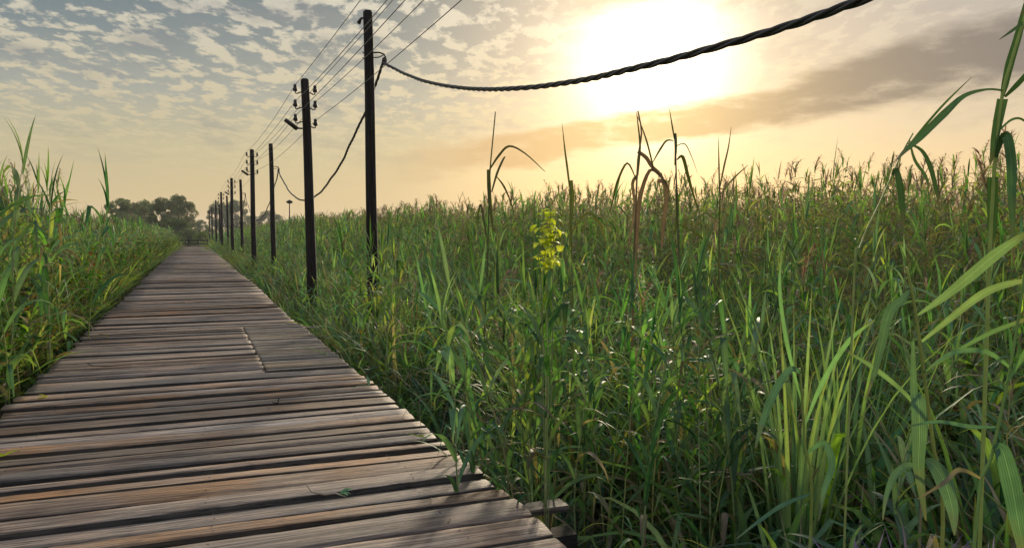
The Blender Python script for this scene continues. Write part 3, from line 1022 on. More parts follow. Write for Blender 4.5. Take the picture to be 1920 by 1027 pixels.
pl = Plant('reed', 3.1, 'thin leaning reed with a short hanging leaf, left of the tallest right reed', 'reed', BRS, 1590)
pl.stem([(1600, 560), (1612, 465), (1650, 380), (1690, 290), (1712, 250)], 5)
pl.leaf([(1672, 330, 4), (1680, 318, 14), (1688, 350, 18), (1692, 390, 16), (1695, 425, 3)], 0.2, -0.1, 0.1)
pl.leaf([(1700, 268, 3), (1728, 282, 9), (1745, 315, 13), (1755, 355, 10), (1762, 390, 2)], 0.3, -0.1)
pl.leaf([(1705, 262, 3), (1715, 300, 8), (1735, 330, 9), (1742, 355, 2)], 0.6, -0.1)
pl.done()
pl = Plant('reed', 2.45, 'reed with bright leaves slanting to the right edge and a blue green drooping leaf', 'reed', BRM, 1770)
pl.stem([(1768, 980), (1752, 850), (1735, 720), (1715, 575), (1700, 500)], 9)
pl.leaf([(1718, 592, 4), (1765, 560, 20), (1815, 520, 30), (1865, 478, 30), (1912, 445, 18), (1950, 420, 3)], 0.42, -0.2, 0.2)
pl.leaf([(1722, 645, 5), (1780, 598, 17), (1840, 552, 22), (1890, 532, 18), (1950, 522, 4)], 0.5, -0.2, 0.2)
pl.leaf([(1728, 700, 4), (1790, 660, 9), (1860, 622, 13), (1925, 598, 10)], 0.3, -0.2, 0.3)
pl.leaf([(1704, 545, 8), (1692, 562, 20), (1668, 585, 28), (1652, 650, 22), (1640, 700, 13), (1622, 750, 2)], 0.1, -0.15, 0.15)
pl.leaf([(1712, 640, 8), (1714, 735, 20), (1722, 752, 38), (1724, 810, 40), (1723, 880, 28), (1736, 975, 4)], 0.25, -0.15, 0.05)
pl.leaf([(1728, 878, 8), (1705, 872, 18), (1678, 890, 20), (1662, 930, 12), (1655, 975, 2)], 0.3, -0.2, 0.2)
pl.leaf([(1735, 862, 10), (1752, 872, 36), (1772, 905, 46), (1786, 955, 30), (1790, 1003, 3)], 0.3, -0.2, 0.05)
pl.leaf([(1745, 800, 6), (1700, 740, 12), (1640, 690, 16), (1590, 660, 3)], 0.4)
pl.done()
pl = Plant('reed', 2.2, 'dark stemmed reed at the lower right corner with a very wide hanging leaf', 'reed', BRM, 1822)
pl.stem([(1828, 1000), (1858, 860), (1888, 720), (1912, 580), (1925, 480)], 8)
pl.leaf([(1862, 845, 8), (1878, 842, 40), (1895, 900, 50), (1908, 970, 44), (1925, 1060, 20)], 0.28, -0.1, 0.05)
pl.leaf([(1845, 900, 5), (1800, 880, 14), (1770, 905, 12), (1720, 935, 2)], 0.9, -0.1)
pl.leaf([(1870, 800, 5), (1820, 800, 14), (1760, 790, 10), (1700, 800, 2)], 0.3, -0.1)
pl.leaf([(1895, 690, 6), (1850, 660, 16), (1790, 660, 14), (1740, 690, 2)], 0.45, -0.1)
pl.leaf([(1885, 720, 6), (1925, 660, 18), (1960, 620, 14)], 0.55, -0.1)
pl.done()
pl = Plant('reed', 3.3, 'blue green reed with a leaf bent over like a hook in the lower right foreground', 'reed', BRM, 1520)
pl.stem([(1522, 940), (1510, 840), (1505, 760), (1500, 690)], 7)
pl.leaf([(1502, 700, 6), (1482, 692, 18), (1455, 730, 22), (1430, 790, 16), (1416, 840, 3)], 0.1, -0.2, 0.1)
pl.leaf([(1512, 850, 6), (1545, 830, 18), (1560, 870, 20), (1545, 920, 14), (1535, 975, 3)], 0.15, -0.2, 0.1)
pl.leaf([(1520, 925, 6), (1470, 945, 13), (1425, 975, 10), (1380, 1010, 2)], 0.1, -0.2, 0.3)
pl.leaf([(1508, 800, 4), (1540, 720, 16), (1590, 640, 16), (1640, 600, 3)], 0.6, 0.3)
pl.leaf([(1505, 760, 4), (1475, 640, 12), (1462, 540, 10), (1466, 470, 2)], 0.55, 0.2)
pl.done()
for (px_, dep, hh, lab) in ((1500, 4.6, 2.0, 'clump of upright bright green blades in the middle of the right foreground'), (1590, 5.2, 2.0, 'second bright green clump, wider spread, behind the upright one')):
    b = at(px_, HORIZON, dep); root = empty('grass_clump', (b.x, b.y, GZ)); tag(root, lab, 'grass clump')
    mbx = MB()
    for i in range(26):
        a_ = random.uniform(0, 6.28); r_ = 0.14 * math.sqrt(random.random())
        leaf(mbx, (math.cos(a_) * r_, math.sin(a_) * r_, 0), a_, random.uniform(1.25, 1.52), hh * random.uniform(0.7, 1.08), 0.032 * random.uniform(0.7, 1.2), random.uniform(0.1, 0.9), random.uniform(0.35, 0.7), n=9, twist=random.uniform(-0.6, 0.6), power=2.5)
    mbx.build('blades', M_BROAD, root)
# broken reeds against the glow
M_DARKR = leaf_material('silhouette_reed', [(0, (0.034, 0.050, 0.018)), (0.5, (0.060, 0.068, 0.026)), (1, (0.10, 0.075, 0.038))], 0.22, 0.6, 0.3)  # darkened reed colour, the backlit silhouette is painted in
DRM = (M_DARKR, M_DARKR, M_DRY)
pl = Plant('reed', 6.0, 'broken reed left of the sun, its leaf bent over to the right', 'reed', DRM, 905)
pl.stem([(908, 650), (914, 500), (917, 380), (919, 318), (924, 262), (929, 210)], 4)
pl.leaf([(916, 318, 13), (917, 350, 15), (919, 385, 13), (925, 432, 4)], 0.2, 0.0, 0.1)
pl.leaf([(918, 318, 5), (935, 292, 9), (955, 274, 8), (985, 288, 5), (1022, 322, 2)], 0.2, -0.4)
pl.leaf([(922, 360, 5), (932, 325, 9), (944, 298, 7), (948, 294, 1)], 0.3, 0.2)
pl.leaf([(930, 330, 3), (945, 350, 8), (960, 385, 4), (963, 400, 1)], 0.3, 0.3)
pl.leaf([(916, 470, 5), (905, 400, 9), (900, 385, 8), (893, 420, 2)], 0.3, 0.3)
pl.done()
pl = Plant('reed', 6.2, 'single spear topped reed standing between the yellow leafed vine and the sun', 'reed', DRM, 1072)
pl.stem([(1074, 640), (1072, 480), (1069, 350)], 5)
pl.leaf([(1068, 350, 7), (1063, 310, 8), (1059, 280, 6), (1054, 232, 1)], 0.2, 0, 0.1)
pl.leaf([(1071, 338, 12), (1073, 370, 14), (1070, 420, 13), (1068, 470, 4)], 0.25, 0, 0.05)
pl.leaf([(1070, 440, 5), (1100, 400, 8), (1125, 420, 7), (1140, 470, 2)], 0.5, 0.4)
pl.done()
pl = Plant('reed', 5.6, 'brown withered reed with knotted folded leaves under the sun', 'reed', (M_DRY, M_DRY, M_DARKR), 1186)
pl.stem([(1186, 700), (1187, 540), (1192, 400), (1196, 300), (1203, 250), (1196, 208)], 5)
pl.leaf([(1196, 284, 12), (1212, 296, 15), (1222, 312, 13), (1238, 326, 9), (1252, 352, 3)], 0.2, 0, 0.1)
pl.leaf([(1196, 330, 4), (1200, 275, 8), (1196, 232, 5), (1193, 208, 1)], 0.2, 0.1, 0.2, 1)
pl.leaf([(1225, 315, 6), (1214, 270, 7), (1202, 235, 4), (1194, 216, 1)], 0.2, 0.1, 0.2, 1)
pl.leaf([(1192, 335, 3), (1176, 306, 8), (1158, 340, 9), (1150, 372, 7), (1143, 400, 2)], 0.2, 0.1, 0.1, 1)
pl.leaf([(1190, 520, 8), (1194, 430, 18), (1200, 370, 16), (1218, 320, 12), (1238, 330, 8), (1244, 345, 3)], 0.4, -0.2, 0.1)
pl.leaf([(1232, 340, 14), (1246, 342, 18), (1250, 370, 18), (1244, 420, 14), (1240, 470, 3)], 0.5, 0.1, 0.05)
pl.leaf([(1195, 330, 14), (1186, 345, 12), (1190, 390, 10), (1178, 460, 3)], 0.7, 0.2, 0.1)
pl.done()
pl = Plant('reed', 5.9, 'tall reed right under the sun, pointed tip above a stubby top and hooked leaves', 'reed', DRM, 1280)
pl.stem([(1282, 680), (1276, 540), (1270, 400), (1266, 252)], 5)
pl.leaf([(1266, 250, 9), (1267, 265, 11), (1267, 285, 9), (1265, 310, 3)], 0.3, 0, 0.1)
pl.leaf([(1265, 262, 5), (1261, 240, 6), (1258, 222, 4), (1255, 204, 1)], 0.2, 0, 0.1)
pl.leaf([(1263, 264, 3), (1250, 264, 7), (1238, 280, 8), (1222, 308, 2)], 0.25, 0.1, 0.2)
pl.leaf([(1268, 274, 3), (1284, 270, 4), (1296, 292, 3), (1308, 325, 1)], 0.4, 0.2, 0.1)
pl.leaf([(1269, 300, 4), (1280, 294, 13), (1290, 330, 12), (1300, 365, 8), (1312, 400, 2)], 0.3, 0.1, 0.05)
pl.leaf([(1268, 354, 10), (1270, 380, 12), (1269, 410, 11), (1266, 440, 3)], 0.3, 0, 0.05)
pl.leaf([(1272, 420, 5), (1320, 450, 10), (1350, 500, 8), (1365, 560, 2)], 0.5, 0.3)
pl.done()
pl = Plant('reed', 6.5, 'reed with twin upright spear tips right of the sun', 'reed', DRM, 1345)
pl.stem([(1347, 640), (1348, 480), (1350, 350)], 4)
pl.leaf([(1349, 360, 6), (1348, 310, 6), (1347, 258, 1)], 0.3, 0, 0.1)
pl.leaf([(1350, 350, 5), (1358, 310, 7), (1366, 275, 5), (1371, 238, 1)], 0.3, 0, 0.1)
pl.leaf([(1350, 365, 4), (1375, 335, 7), (1402, 310, 2)], 0.4, 0, 0.1)
pl.leaf([(1349, 420, 4), (1320, 400, 9), (1300, 440, 8), (1290, 500, 2)], 0.4, 0.2)
pl.done()
# the yellow green climber
b = at(1025, HORIZON, 4.15); root = empty('climbing_plant', (b.x, b.y, GZ))
tag(root, 'yellow green climbing plant with small round leaves glowing among the reeds', 'climbing plant')
mbx = MB(); st_ = MB()
for (xa, xb_) in ((1012, 1015), (1030, 1042), (1022, 1028)):
    q = [Vector((0, 0, 0))] + [at(xa + (xb_ - xa) * t + 5 * math.sin(t * 8), 640 - 250 * t, 4.15) - root.location for t in (0.3, 0.55, 0.75, 0.9, 1.0)]
    st_.tube(smooth_pts(q, 3), 0.003, 5, a=0.5)
for i in range(95):
    px_, py_ = random.gauss(1028, 13), 392 + 112 * random.random() ** 0.9
    if py_ < 420: px_ = random.gauss(1030, 9)
    c = at(min(max(px_, 1002), 1054), py_, 4.15 + random.uniform(-0.07, 0.07)) - root.location
    leaf(mbx, c, random.uniform(0, 6.28), random.uniform(-0.6, 0.6), random.uniform(0.040, 0.058), random.uniform(0.038, 0.054), 1.2, random.random(), n=6, fold=0.15, power=1.0, basew=0.5)
st_.build('stem', M_STEM, root); mbx.build('leaves', M_YELLOW, root)
# purplish weeds at the bottom edge
for (px_, py_, dep, hh, lab) in ((1728, 985, 2.15, 0.30, 'dense purplish weed head at the bottom edge'), (1610, 1000, 2.2, 0.24, 'dark purple weed tuft at the bottom, left of dense head'), (1860, 1005, 2.1, 0.24, 'purple weed tuft near the lower right corner')):
    tp = at(px_, py_, dep); root = empty('purple_weed', (tp.x, tp.y, GZ)); tag(root, lab, 'weed')
    mbx = MB(); zt = tp.z - GZ
    for i in range(70):
        a_ = random.uniform(0, 6.28); r_ = 0.11 * math.sqrt(random.random())
        leaf(mbx, (math.cos(a_) * r_, math.sin(a_) * r_, zt - hh), a_, random.uniform(0.5, 1.5), hh * random.uniform(0.5, 1.0), 0.012, random.uniform(0, 1.6), random.random(), n=4)
    mbx.build('blades', M_PURPLE, root)
    mbx = MB(); mbx.tube([(0, 0, -0.1), (0.01, 0, zt * 0.5), (0, 0, zt - hh * 0.4)], 0.008, 6, a=0.3); mbx.build('stem', M_STEM, root)
for i in range(26):
    px_ = random.uniform(655, 735) if i < 18 else random.uniform(560, 612)
    dep = random.uniform(8.6, 11.8) if i < 18 else random.uniform(13.2, 15.5)
    py_ = random.uniform(425, 500) if i < 18 else random.uniform(520, 560)
    b = at(px_, HORIZON, dep); k = random.randrange(0, 16)
    sc_ = (at(px_, py_, dep).z - GZ) / (RK[k][2] + 0.2)
    lab = 'green reed at the foot of the nearest poles, right of the boardwalk'
    reed_thing(k, (b.x, b.y, GZ), (random.uniform(-0.06, 0.06), random.uniform(-0.06, 0.06), random.uniform(0, 6.28)), (max(sc_, 0.7), max(sc_, 0.7), sc_), lab, 'reeds at the foot of the nearest poles')
for i in range(46):
    px_ = random.uniform(870, 1420); dep = random.uniform(4.2, 5.4)
    py_ = random.uniform(470, 590)
    b = at(px_, HORIZON, dep); k = random.randrange(0, 16)
    sc_ = (at(px_, py_, dep).z - GZ) / (RK[k][2] + 0.2)
    lab = 'green reed in front of the broken reeds below the sun'
    reed_thing(k, (b.x, b.y, GZ), (random.uniform(-0.06, 0.06), random.uniform(-0.06, 0.06), random.uniform(0, 6.28)), (max(sc_, 0.7), max(sc_, 0.7), sc_), lab, 'reeds in front of the broken reeds below the sun')
# reeds that rise against the sky on the left
for (px_, py_, dep, k, lab, rz_, lean_) in ((4, 235, 7.4, 2, 'tallest left reed, its tip at the left picture edge', 0.2, 0.05), (40, 246, 7.8, 5, 'left reed with leaves spread like a fan against the sky', 1.9, 0.06),
        (78, 296, 8.6, 1, 'left reed with pointed tip and drooping leaves, beside the fan leaved one', 3.0, 0.03), (100, 330, 9.2, 4, 'shorter left reed whose leaves hang to the right', 4.1, 0.08),
        (162, 322, 10.5, 3, 'slanting left reed nearest the boardwalk with long leaves blown right', 5.0, 0.12), (128, 362, 11.0, 7, 'low left reed between the slanting one and the fan leaved one', 0.7, 0.0), (20, 330, 7.0, 6, 'leafy left reed below the tallest tip', 2.4, 0.02)):
    b = at(px_ - 8, HORIZON, dep); zt = at(px_, py_, dep).z - GZ
    h_ = RK[k][2] + 0.3
    sc_ = zt / h_
    reed_thing(k, (b.x, b.y, GZ), (0.0, lean_, rz_), (max(sc_, 0.8), max(sc_, 0.8), sc_), lab, None)
for i in range(110):
    px_ = random.uniform(-40, 215) if i < 40 else random.uniform(-30, 110); dep = random.uniform(7.2, 13)
    py_ = random.uniform(300, 395) + max(0, px_ - 60) * 0.25
    b = at(px_, HORIZON, dep); k = random.randrange(4, 24)
    if b.x > -2.0: continue
    sc_ = (at(px_, py_, dep).z - GZ) / (RK[k][2] + 0.25)
    lab = 'tall broad leaved reed rising from the thicket left of the boardwalk' if k < 8 else 'tall narrow leaved reed rising from the thicket left of the boardwalk'
    reed_thing(k, (b.x, b.y, GZ), (0.0, random.uniform(0, 0.12), random.uniform(0, 6.28)), (max(sc_, 0.75), max(sc_, 0.75), sc_), lab, lab.replace('reed', 'reeds'))

# ------------------------------------------------------------------ trees
def tree_meshes(seed, h, cw, clumps, leafs, trunk_h, ls=0.16):
    rr = random.Random(seed); nr = np.random.default_rng(seed)
    tr = MB()
    tr.tube([(0, 0, -0.3), (0.05, 0, trunk_h * 0.5), (0.0, 0.1, trunk_h), (0.1, 0.05, h * 0.75)], [h * 0.035, h * 0.028, h * 0.022, h * 0.006], 8)
    cents = []
    for i in range(clumps):
        an = rr.uniform(0, 6.28); f = rr.uniform(0, 1) ** 0.7
        zc = trunk_h + (h - trunk_h) * (0.08 + 0.86 * rr.random())
        s = (zc - trunk_h) / (h - trunk_h)
        rad = cw * 0.5 * math.sqrt(max(0.05, 1 - (2 * s - 0.95) ** 2)) * (0.4 + 0.6 * f)
        c = Vector((math.cos(an) * rad, math.sin(an) * rad, zc))
        cents.append((c, rr.uniform(0.085, 0.155) * cw))
        b0 = Vector((0, 0, trunk_h * rr.uniform(0.6, 1.1)))
        tr.tube([b0, b0.lerp(c, 0.5) + Vector((0, 0, 0.25)), c], [h * 0.013, h * 0.008, h * 0.003], 5)
    per = leafs // clumps
    P = []
    for c, r_ in cents:
        q = nr.normal(0, 1, (per, 3)); q /= np.linalg.norm(q, axis=1)[:, None]
        q *= (r_ * nr.uniform(0.35, 1.12, per) ** 0.6)[:, None]; q[:, 2] *= 0.75
        P.append(q + np.array(c))
    P = np.concatenate(P); n = len(P)
    A = nr.normal(0, 1, (n, 3)); A /= np.linalg.norm(A, axis=1)[:, None]
    B = np.cross(A, nr.normal(0, 1, (n, 3))); B /= np.linalg.norm(B, axis=1)[:, None]
    s = (ls * 1.1 * nr.uniform(0.6, 1.4, n))[:, None]
    V = np.stack([P - A * s, P + B * s * 0.5, P + A * s, P - B * s * 0.5], 1).reshape(-1, 3)
    me = bpy.data.meshes.new('crown')
    me.vertices.add(4 * n); me.vertices.foreach_set('co', V.astype(np.float32).ravel())
    me.loops.add(4 * n); me.loops.foreach_set('vertex_index', np.arange(4 * n, dtype=np.int32))
    me.polygons.add(n); me.polygons.foreach_set('loop_start', np.arange(0, 4 * n, 4, dtype=np.int32))
    me.materials.append(M_TREE)
    me.attributes.new('v', 'FLOAT', 'POINT').data.foreach_set('value', np.repeat(nr.random(n), 4).astype(np.float32))
    me.attributes.new('t', 'FLOAT', 'POINT').data.foreach_set('value', np.zeros(4 * n, np.float32))
    me.update(calc_edges=True)
    return tr.mesh('trunk', [M_TRUNK]), me


TK = [tree_meshes(1, 10, 8.0, 40, 10000, 2.4), tree_meshes(2, 10, 6.0, 34, 9000, 2.0), tree_meshes(3, 10, 7.0, 30, 8000, 2.6), tree_meshes(4, 10, 9.0, 46, 12000, 1.2)]


def tree(px, ytop, depth, kind, width, label, rz):
    g = at(px, HORIZON, depth); zt = at(px, ytop, depth).z - GZ
    root = empty('tree', (g.x, g.y, GZ), rz)
    cwid = [8.0, 6.0, 7.0, 9.0][kind]
    s = width / FPX * depth / cwid
    root.scale = (s, s, zt / 10.0)
    for nm, me in zip(('trunk', 'crown'), TK[kind]):
        c = bpy.data.objects.new(nm, me); COL.objects.link(c); c.parent = root
    tag(root, label, 'tree', 'trees beyond the end of the boardwalk')


for args in ((226, 372, 150, 0, 60, 'leftmost round topped tree of the dark row behind the left weeds', 0.3),
             (258, 380, 160, 3, 50, 'small bushy crowned tree second from left in the dark row', 1.3),
             (284, 375, 158, 0, 52, 'middle tree of the dark row, rounded top', 2.0),
             (309, 371, 152, 0, 50, 'full crowned tree left of the tallest one in dark row', 3.1),
             (337, 367, 148, 3, 56, 'tallest and widest tree at the right end of the dark row', 4.2),
             (243, 402, 140, 3, 60, 'low bush like tree under the leftmost round topped tree', 0.9),
             (336, 410, 125, 3, 44, 'low dense tree at the left of the boardwalk end', 5.0),
             (300, 404, 142, 2, 60, 'low spreading tree under the middle of the dark row', 2.6),
             (374, 412, 230, 2, 34, 'small hazy tree straight behind the boardwalk end', 0.4),
             (353, 418, 210, 0, 30, 'low hazy tree left of the boardwalk axis', 0.1),
             (396, 428, 190, 3, 34, 'low dark bushy tree right of the boardwalk end', 1.8),
             (412, 380, 300, 0, 46, 'tall hazy grey tree behind the far poles, left one', 1.0),
             (444, 376, 310, 3, 52, 'tall hazy grey tree behind the far poles, right one', 2.2),
             (476, 404, 320, 0, 44, 'lower hazy tree between the third cable pole and second', 3.3),
             (506, 396, 300, 3, 48, 'rounded hazy tree behind the second cable pole', 4.4),
             (352, 428, 112, 3, 30, 'low dark bush on the left behind the end railing', 0.7),
             (381, 434, 108, 3, 34, 'low dark bush on the right behind the end railing', 1.9),
             (366, 440, 118, 3, 30, 'small dark bush in the middle behind the end railing', 2.9),
             (535, 412, 310, 2, 36, 'rightmost low hazy tree near the thin lamp post', 5.5)):
    tree(*args)

# ------------------------------------------------------------------ litter on the boards
def deck_pt(px, py):
    dep = FPX * H / (py - HORIZON)
    q = at(px, py, dep); return Vector((q.x, q.y, 0.012))


def litter_leaf(name, px, py, L, W, az, mat, label, a=0.4, n=3, up=0.25):
    b = deck_pt(px, py); root = empty(name, b)
    mb = MB()
    for i in range(n):
        leaf(mb, (0, 0, 0.004), az + i * 2.1 + random.uniform(-0.4, 0.4), random.uniform(0.1, up + 0.15), L * random.uniform(0.7, 1.1), W, random.uniform(0.3, 0.8), a, n=6)
    mb.build('blade', mat, root)
    tag(root, label, 'leaf')
    return root


def twig(px, py, L, az, label, mat, bend=0.25, leafy=True):
    b = deck_pt(px, py); root = empty('twig', b)
    mb = MB(); c, s_ = math.cos(az), math.sin(az)
    mb.tube([(-c * L * 0.5, -s_ * L * 0.5, 0.06), (-c * L * 0.35, -s_ * L * 0.35 + 0.01, 0.02), (0, 0, 0.012), (c * L * 0.3, s_ * L * 0.3 + bend * 0.1, 0.012), (c * L * 0.5, s_ * L * 0.5 - bend * 0.2, 0.018)], [0.003, 0.005, 0.006, 0.005, 0.003], 6)
    mb.build('stalk', mat, root)
    if leafy:
        mb = MB()
        for i in range(4):
            leaf(mb, (c * L * 0.42, s_ * L * 0.42, 0.015), az + random.uniform(-1.5, 1.5), 0.4, random.uniform(0.05, 0.09), 0.025, 0.9, 0.3, n=5)
        mb.build('leaves', M_BROAD, root)
    tag(root, label, 'twig')


M_PALE = plain('pale_twig', (0.30, 0.25, 0.18), 0.7)
twig(610, 942, 0.20, R(-25), 'bent pale twig with a dark green leaf on the near boards', M_PALE)
litter_leaf('fallen_leaf', 783, 827, 0.10, 0.035, 0.6, M_YELLOW, 'small yellow green leaf near the right edge of the boards', n=3)
litter_leaf('fallen_leaf', 692, 728, 0.2, 0.03, 1.3, M_BROAD, 'green blade lying at the right board edge beyond the patch', n=2, up=0.5)
litter_leaf('fallen_leaf', 8, 864, 0.09, 0.035, 0.2, M_YELLOW, 'yellow leaf on the boards at the left picture edge', n=3)
litter_leaf('fallen_leaf', 88, 750, 0.12, 0.03, 2.2, M_YELLOW, 'yellowish leaf near the left edge of the boards', n=2, a=0.9)
twig(205, 692, 0.42, R(4), 'dark thin twig with a pale end across the boards', M_BEAM, 0.1, False)
litter_leaf('fallen_leaf', 195, 692, 0.06, 0.03, 1.0, M_DRY, 'pale dry leaf scrap beside the dark twig', n=1, a=1.0)
twig(517, 764, 0.09, R(120), 'tiny dark twig stub in the middle of the boards', M_BEAM, 0.1, False)

# ------------------------------------------------------------------ light
SUN_U, SUN_E = R(32.0), R(12.0)
sd = Vector((math.sin(SUN_U) * math.cos(SUN_E), math.cos(SUN_U) * math.cos(SUN_E), math.sin(SUN_E)))
sl = bpy.data.lights.new('sun', 'SUN'); sl.energy = 5.0; sl.angle = R(4.0); sl.color = (1.0, 0.83, 0.60)
so = bpy.data.objects.new('sun', sl); COL.objects.link(so)
so.rotation_euler = sd.to_track_quat('Z', 'Y').to_euler()

world = bpy.data.worlds.new('World'); scene.world = world; world.use_nodes = True
world.node_tree.nodes.clear()
nt = NT(world.node_tree)
wout = nt.new('ShaderNodeOutputWorld')
sky = nt.new('ShaderNodeTexSky', sky_type='NISHITA'); sky.sun_disc = False
sky.sun_elevation = SUN_E; sky.sun_rotation = SUN_U; sky.dust_density = 3.0; sky.air_density = 1.5
bg1 = nt.new('ShaderNodeBackground'); nt.l.new(sky.outputs[0], bg1.inputs[0]); bg1.inputs[1].default_value = 0.05
dirv = nt.vmath('NORMALIZE', nt.new('ShaderNodeTexCoord').outputs['Generated'])
sx, sy, sz = nt.sep(dirv)
fw = nt.vmath('DOT_PRODUCT', dirv, tuple(FWD), out=1); rt = nt.vmath('DOT_PRODUCT', dirv, tuple(RGT), out=1)
u = nt.math('ARCTAN2', rt, fw)
e = nt.math('ARCSINE', sz)
ang = nt.math('ARCCOSINE', nt.math('MINIMUM', nt.vmath('DOT_PRODUCT', dirv, tuple(sd), out=1), 0.99999))
# cloud-sheet coordinates: the layer seen in perspective
den = nt.math('ADD', nt.math('MAXIMUM', sz, 0.0), 0.10)
cp = nt.comb(nt.math('DIVIDE', rt, den), nt.math('DIVIDE', fw, den), 0.0)
warp = nt.noise(cp, 0.9, 3)
# veil colours by height
left = nt.ramp(nt.math('MULTIPLY', e, 1.6), [(0.0, (0.66, 0.49, 0.27)), (0.06, (0.62, 0.49, 0.28)), (0.16, (0.53, 0.47, 0.30)), (0.26, (0.36, 0.37, 0.33)), (0.36, (0.20, 0.245, 0.26)), (0.46, (0.13, 0.18, 0.215)), (0.7, (0.30, 0.37, 0.44)), (1.0, (0.5, 0.56, 0.62))])
right = nt.ramp(nt.math('MULTIPLY', e, 1.6), [(0.0, (0.88, 0.62, 0.32)), (0.10, (0.82, 0.60, 0.32)), (0.2, (0.68, 0.55, 0.38)), (0.32, (0.50, 0.43, 0.37)), (0.46, (0.40, 0.375, 0.36)), (0.7, (0.40, 0.43, 0.46)), (1.0, (0.5, 0.56, 0.62))])
veil = nt.mix(nt.smooth(u, -0.18, 0.12), left, right)
# altocumulus patches, cream where thin
n1 = nt.noise(nt.vmath('ADD', nt.vmath('MULTIPLY', cp, (1.0, 0.62, 1.0)), nt.vmath('SCALE', nt.comb(warp, warp, 0.0), 0.2)), 10.5, 6, 0.6, 0.1)
n2 = nt.noise(nt.vmath('MULTIPLY', cp, (1.0, 0.6, 1.0)), 1.3, 3, 0.5)
pm = nt.math('MULTIPLY_ADD', n2, 0.10, nt.math('MULTIPLY', n1, 0.90))
patch = nt.smooth(pm, 0.47, 0.57)
pw = nt.math('MULTIPLY', nt.smooth(e, 0.04, 0.17), nt.smooth(u, 0.55, -0.1, 0.42, 1.0))
cream = nt.mix(nt.smooth(e, 0.12, 0.3), (0.64, 0.54, 0.34), (0.74, 0.68, 0.56))
col = nt.mix(nt.math('MULTIPLY', patch, nt.math('MULTIPLY', pw, 0.75)), veil, cream)
shade = nt.smooth(nt.noise(nt.vmath('ADD', nt.vmath('MULTIPLY', cp, (1.0, 0.55, 1.0)), (0.35, 0.55, 3.0)), 3.2, 6, 0.6), 0.5, 0.68)
col = nt.mix(nt.math('MULTIPLY', shade, nt.math('MULTIPLY', pw, 0.55)), col, (0.22, 0.235, 0.25))
# sun glow in the veil
gl = nt.math('EXPONENT', nt.math('MULTIPLY', nt.math('POWER', nt.math('DIVIDE', ang, 0.077), 2.0), -1.0))
gw = nt.math('EXPONENT', nt.math('MULTIPLY', ang, -7.0))
glow = nt.vmath('ADD', nt.vmath('SCALE', (2.2, 1.95, 1.5), gl), nt.vmath('SCALE', (0.50, 0.37, 0.155), gw))
col = nt.vmath('ADD', col, glow)
# ragged grey cloud over the top of the glow
tn = nt.noise(nt.comb(nt.math('MULTIPLY', u, 7.0), nt.math('MULTIPLY', e, 22.0), 2.0), 1.0, 5, 0.6)
topb = nt.math('MULTIPLY', nt.smooth(nt.math('MULTIPLY_ADD', tn, 0.09, nt.math('SUBTRACT', e, 0.045)), 0.255, 0.29), nt.math('MULTIPLY', nt.smooth(u, -0.02, 0.12), nt.smooth(u, 0.9, 0.3)))
col = nt.mix(nt.math('MULTIPLY', topb, nt.smooth(e, 0.9, 0.5, 0.0, 0.75)), col, (0.56, 0.47, 0.34))
# the long dark bank rising to the right
wv = nt.noise(nt.comb(nt.math('MULTIPLY', u, 5.0), nt.math('MULTIPLY', e, 18.0), 0.0), 1.0, 5, 0.6)
ec = nt.math('MULTIPLY_ADD', u, 0.155, 0.1035)
wv2 = nt.noise(nt.comb(nt.math('MULTIPLY', u, 11.0), nt.math('MULTIPLY', e, 34.0), 5.0), 1.0, 6, 0.65)
dl = nt.math('ADD', nt.math('SUBTRACT', e, ec), nt.math('ADD', nt.math('MULTIPLY_ADD', wv, 0.07, -0.035), nt.math('MULTIPLY_ADD', wv2, 0.022, -0.011)))
bw = nt.math('MULTIPLY_ADD', nt.smooth(u, 0.1, 0.7), 0.022, 0.022)
rel = nt.math('DIVIDE', dl, bw)
bank = nt.math('MULTIPLY', nt.smooth(nt.math('ABSOLUTE', rel), 1.2, 0.5), nt.smooth(u, -0.2, 0.0))
bank = nt.math('MULTIPLY', nt.math('MULTIPLY', bank, nt.smooth(wv2, 0.25, 0.52, 0.45, 1.0)), nt.smooth(u, 2.2, 0.9))
bcol = nt.mix(nt.smooth(u, 0.0, 0.42), (0.48, 0.33, 0.19), (0.165, 0.15, 0.15))
bcol = nt.vmath('ADD', bcol, nt.vmath('SCALE', (0.6, 0.42, 0.10), nt.math('EXPONENT', nt.math('MULTIPLY', ang, -11.0))))
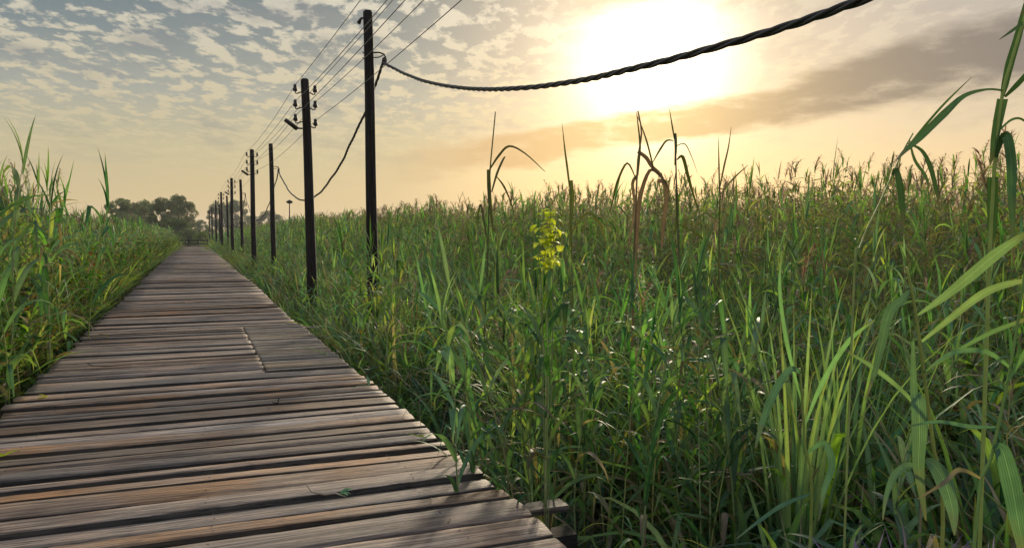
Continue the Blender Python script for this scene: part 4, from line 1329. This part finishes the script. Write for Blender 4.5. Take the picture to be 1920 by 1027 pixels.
col = nt.mix(nt.math('MULTIPLY', bank, 0.95), col, bcol)
# the sky behind the viewer and overhead: unseen part, bright tone added as fill light
back = nt.math('MULTIPLY', nt.smooth(fw, 0.45, -0.3), nt.smooth(e, -0.05, 0.3))
over = nt.smooth(e, 0.45, 0.95)
bk = nt.math('MAXIMUM', back, over)
col = nt.mix(bk, col, (0.56, 0.62, 0.72))
bg2 = nt.new('ShaderNodeBackground'); nt.put(bg2.inputs[0], col); bg2.inputs[1].default_value = 1.0
mx = nt.new('ShaderNodeMixShader'); mx.inputs[0].default_value = 0.88
nt.l.new(bg1.outputs[0], mx.inputs[1]); nt.l.new(bg2.outputs[0], mx.inputs[2]); nt.l.new(mx.outputs[0], wout.inputs[0])
world.cycles.sampling_method = 'MANUAL'; world.cycles.sample_map_resolution = 1024

mh = bpy.data.materials.new('haze'); mh.use_nodes = True; mh.node_tree.nodes.clear()
nt = NT(mh.node_tree); out = nt.new('ShaderNodeOutputMaterial')
pv = nt.new('ShaderNodeVolumePrincipled'); pv.inputs['Color'].default_value = (0.86, 0.9, 0.96, 1); pv.inputs['Density'].default_value = HAZE_D; pv.inputs['Anisotropy'].default_value = 0.3
nt.l.new(pv.outputs[0], out.inputs['Volume'])
mb = MB(); mb.box(-700, 700, -60, 900, GZ - 1.5, 16.0)
tag(mb.build('haze', mh, smooth=False), 'thin evening haze over the marsh', None, None, 'stuff')
# ------------------------------------------------------------------ picture
scene.render.engine = 'CYCLES'
scene.cycles.max_bounces = 6; scene.cycles.diffuse_bounces = 3; scene.cycles.glossy_bounces = 2
scene.cycles.transmission_bounces = 4; scene.cycles.volume_bounces = 0
scene.cycles.use_denoising = True; scene.cycles.denoiser = 'OPENIMAGEDENOISE'; scene.cycles.denoising_prefilter = 'ACCURATE'
scene.cycles.sample_clamp_indirect = 4.0; scene.cycles.sample_clamp_direct = 2.5
scene.render.film_transparent = False
vs = scene.view_settings
vs.view_transform = 'Standard'; vs.look = 'None'; vs.exposure = 0.15; vs.gamma = 1.0
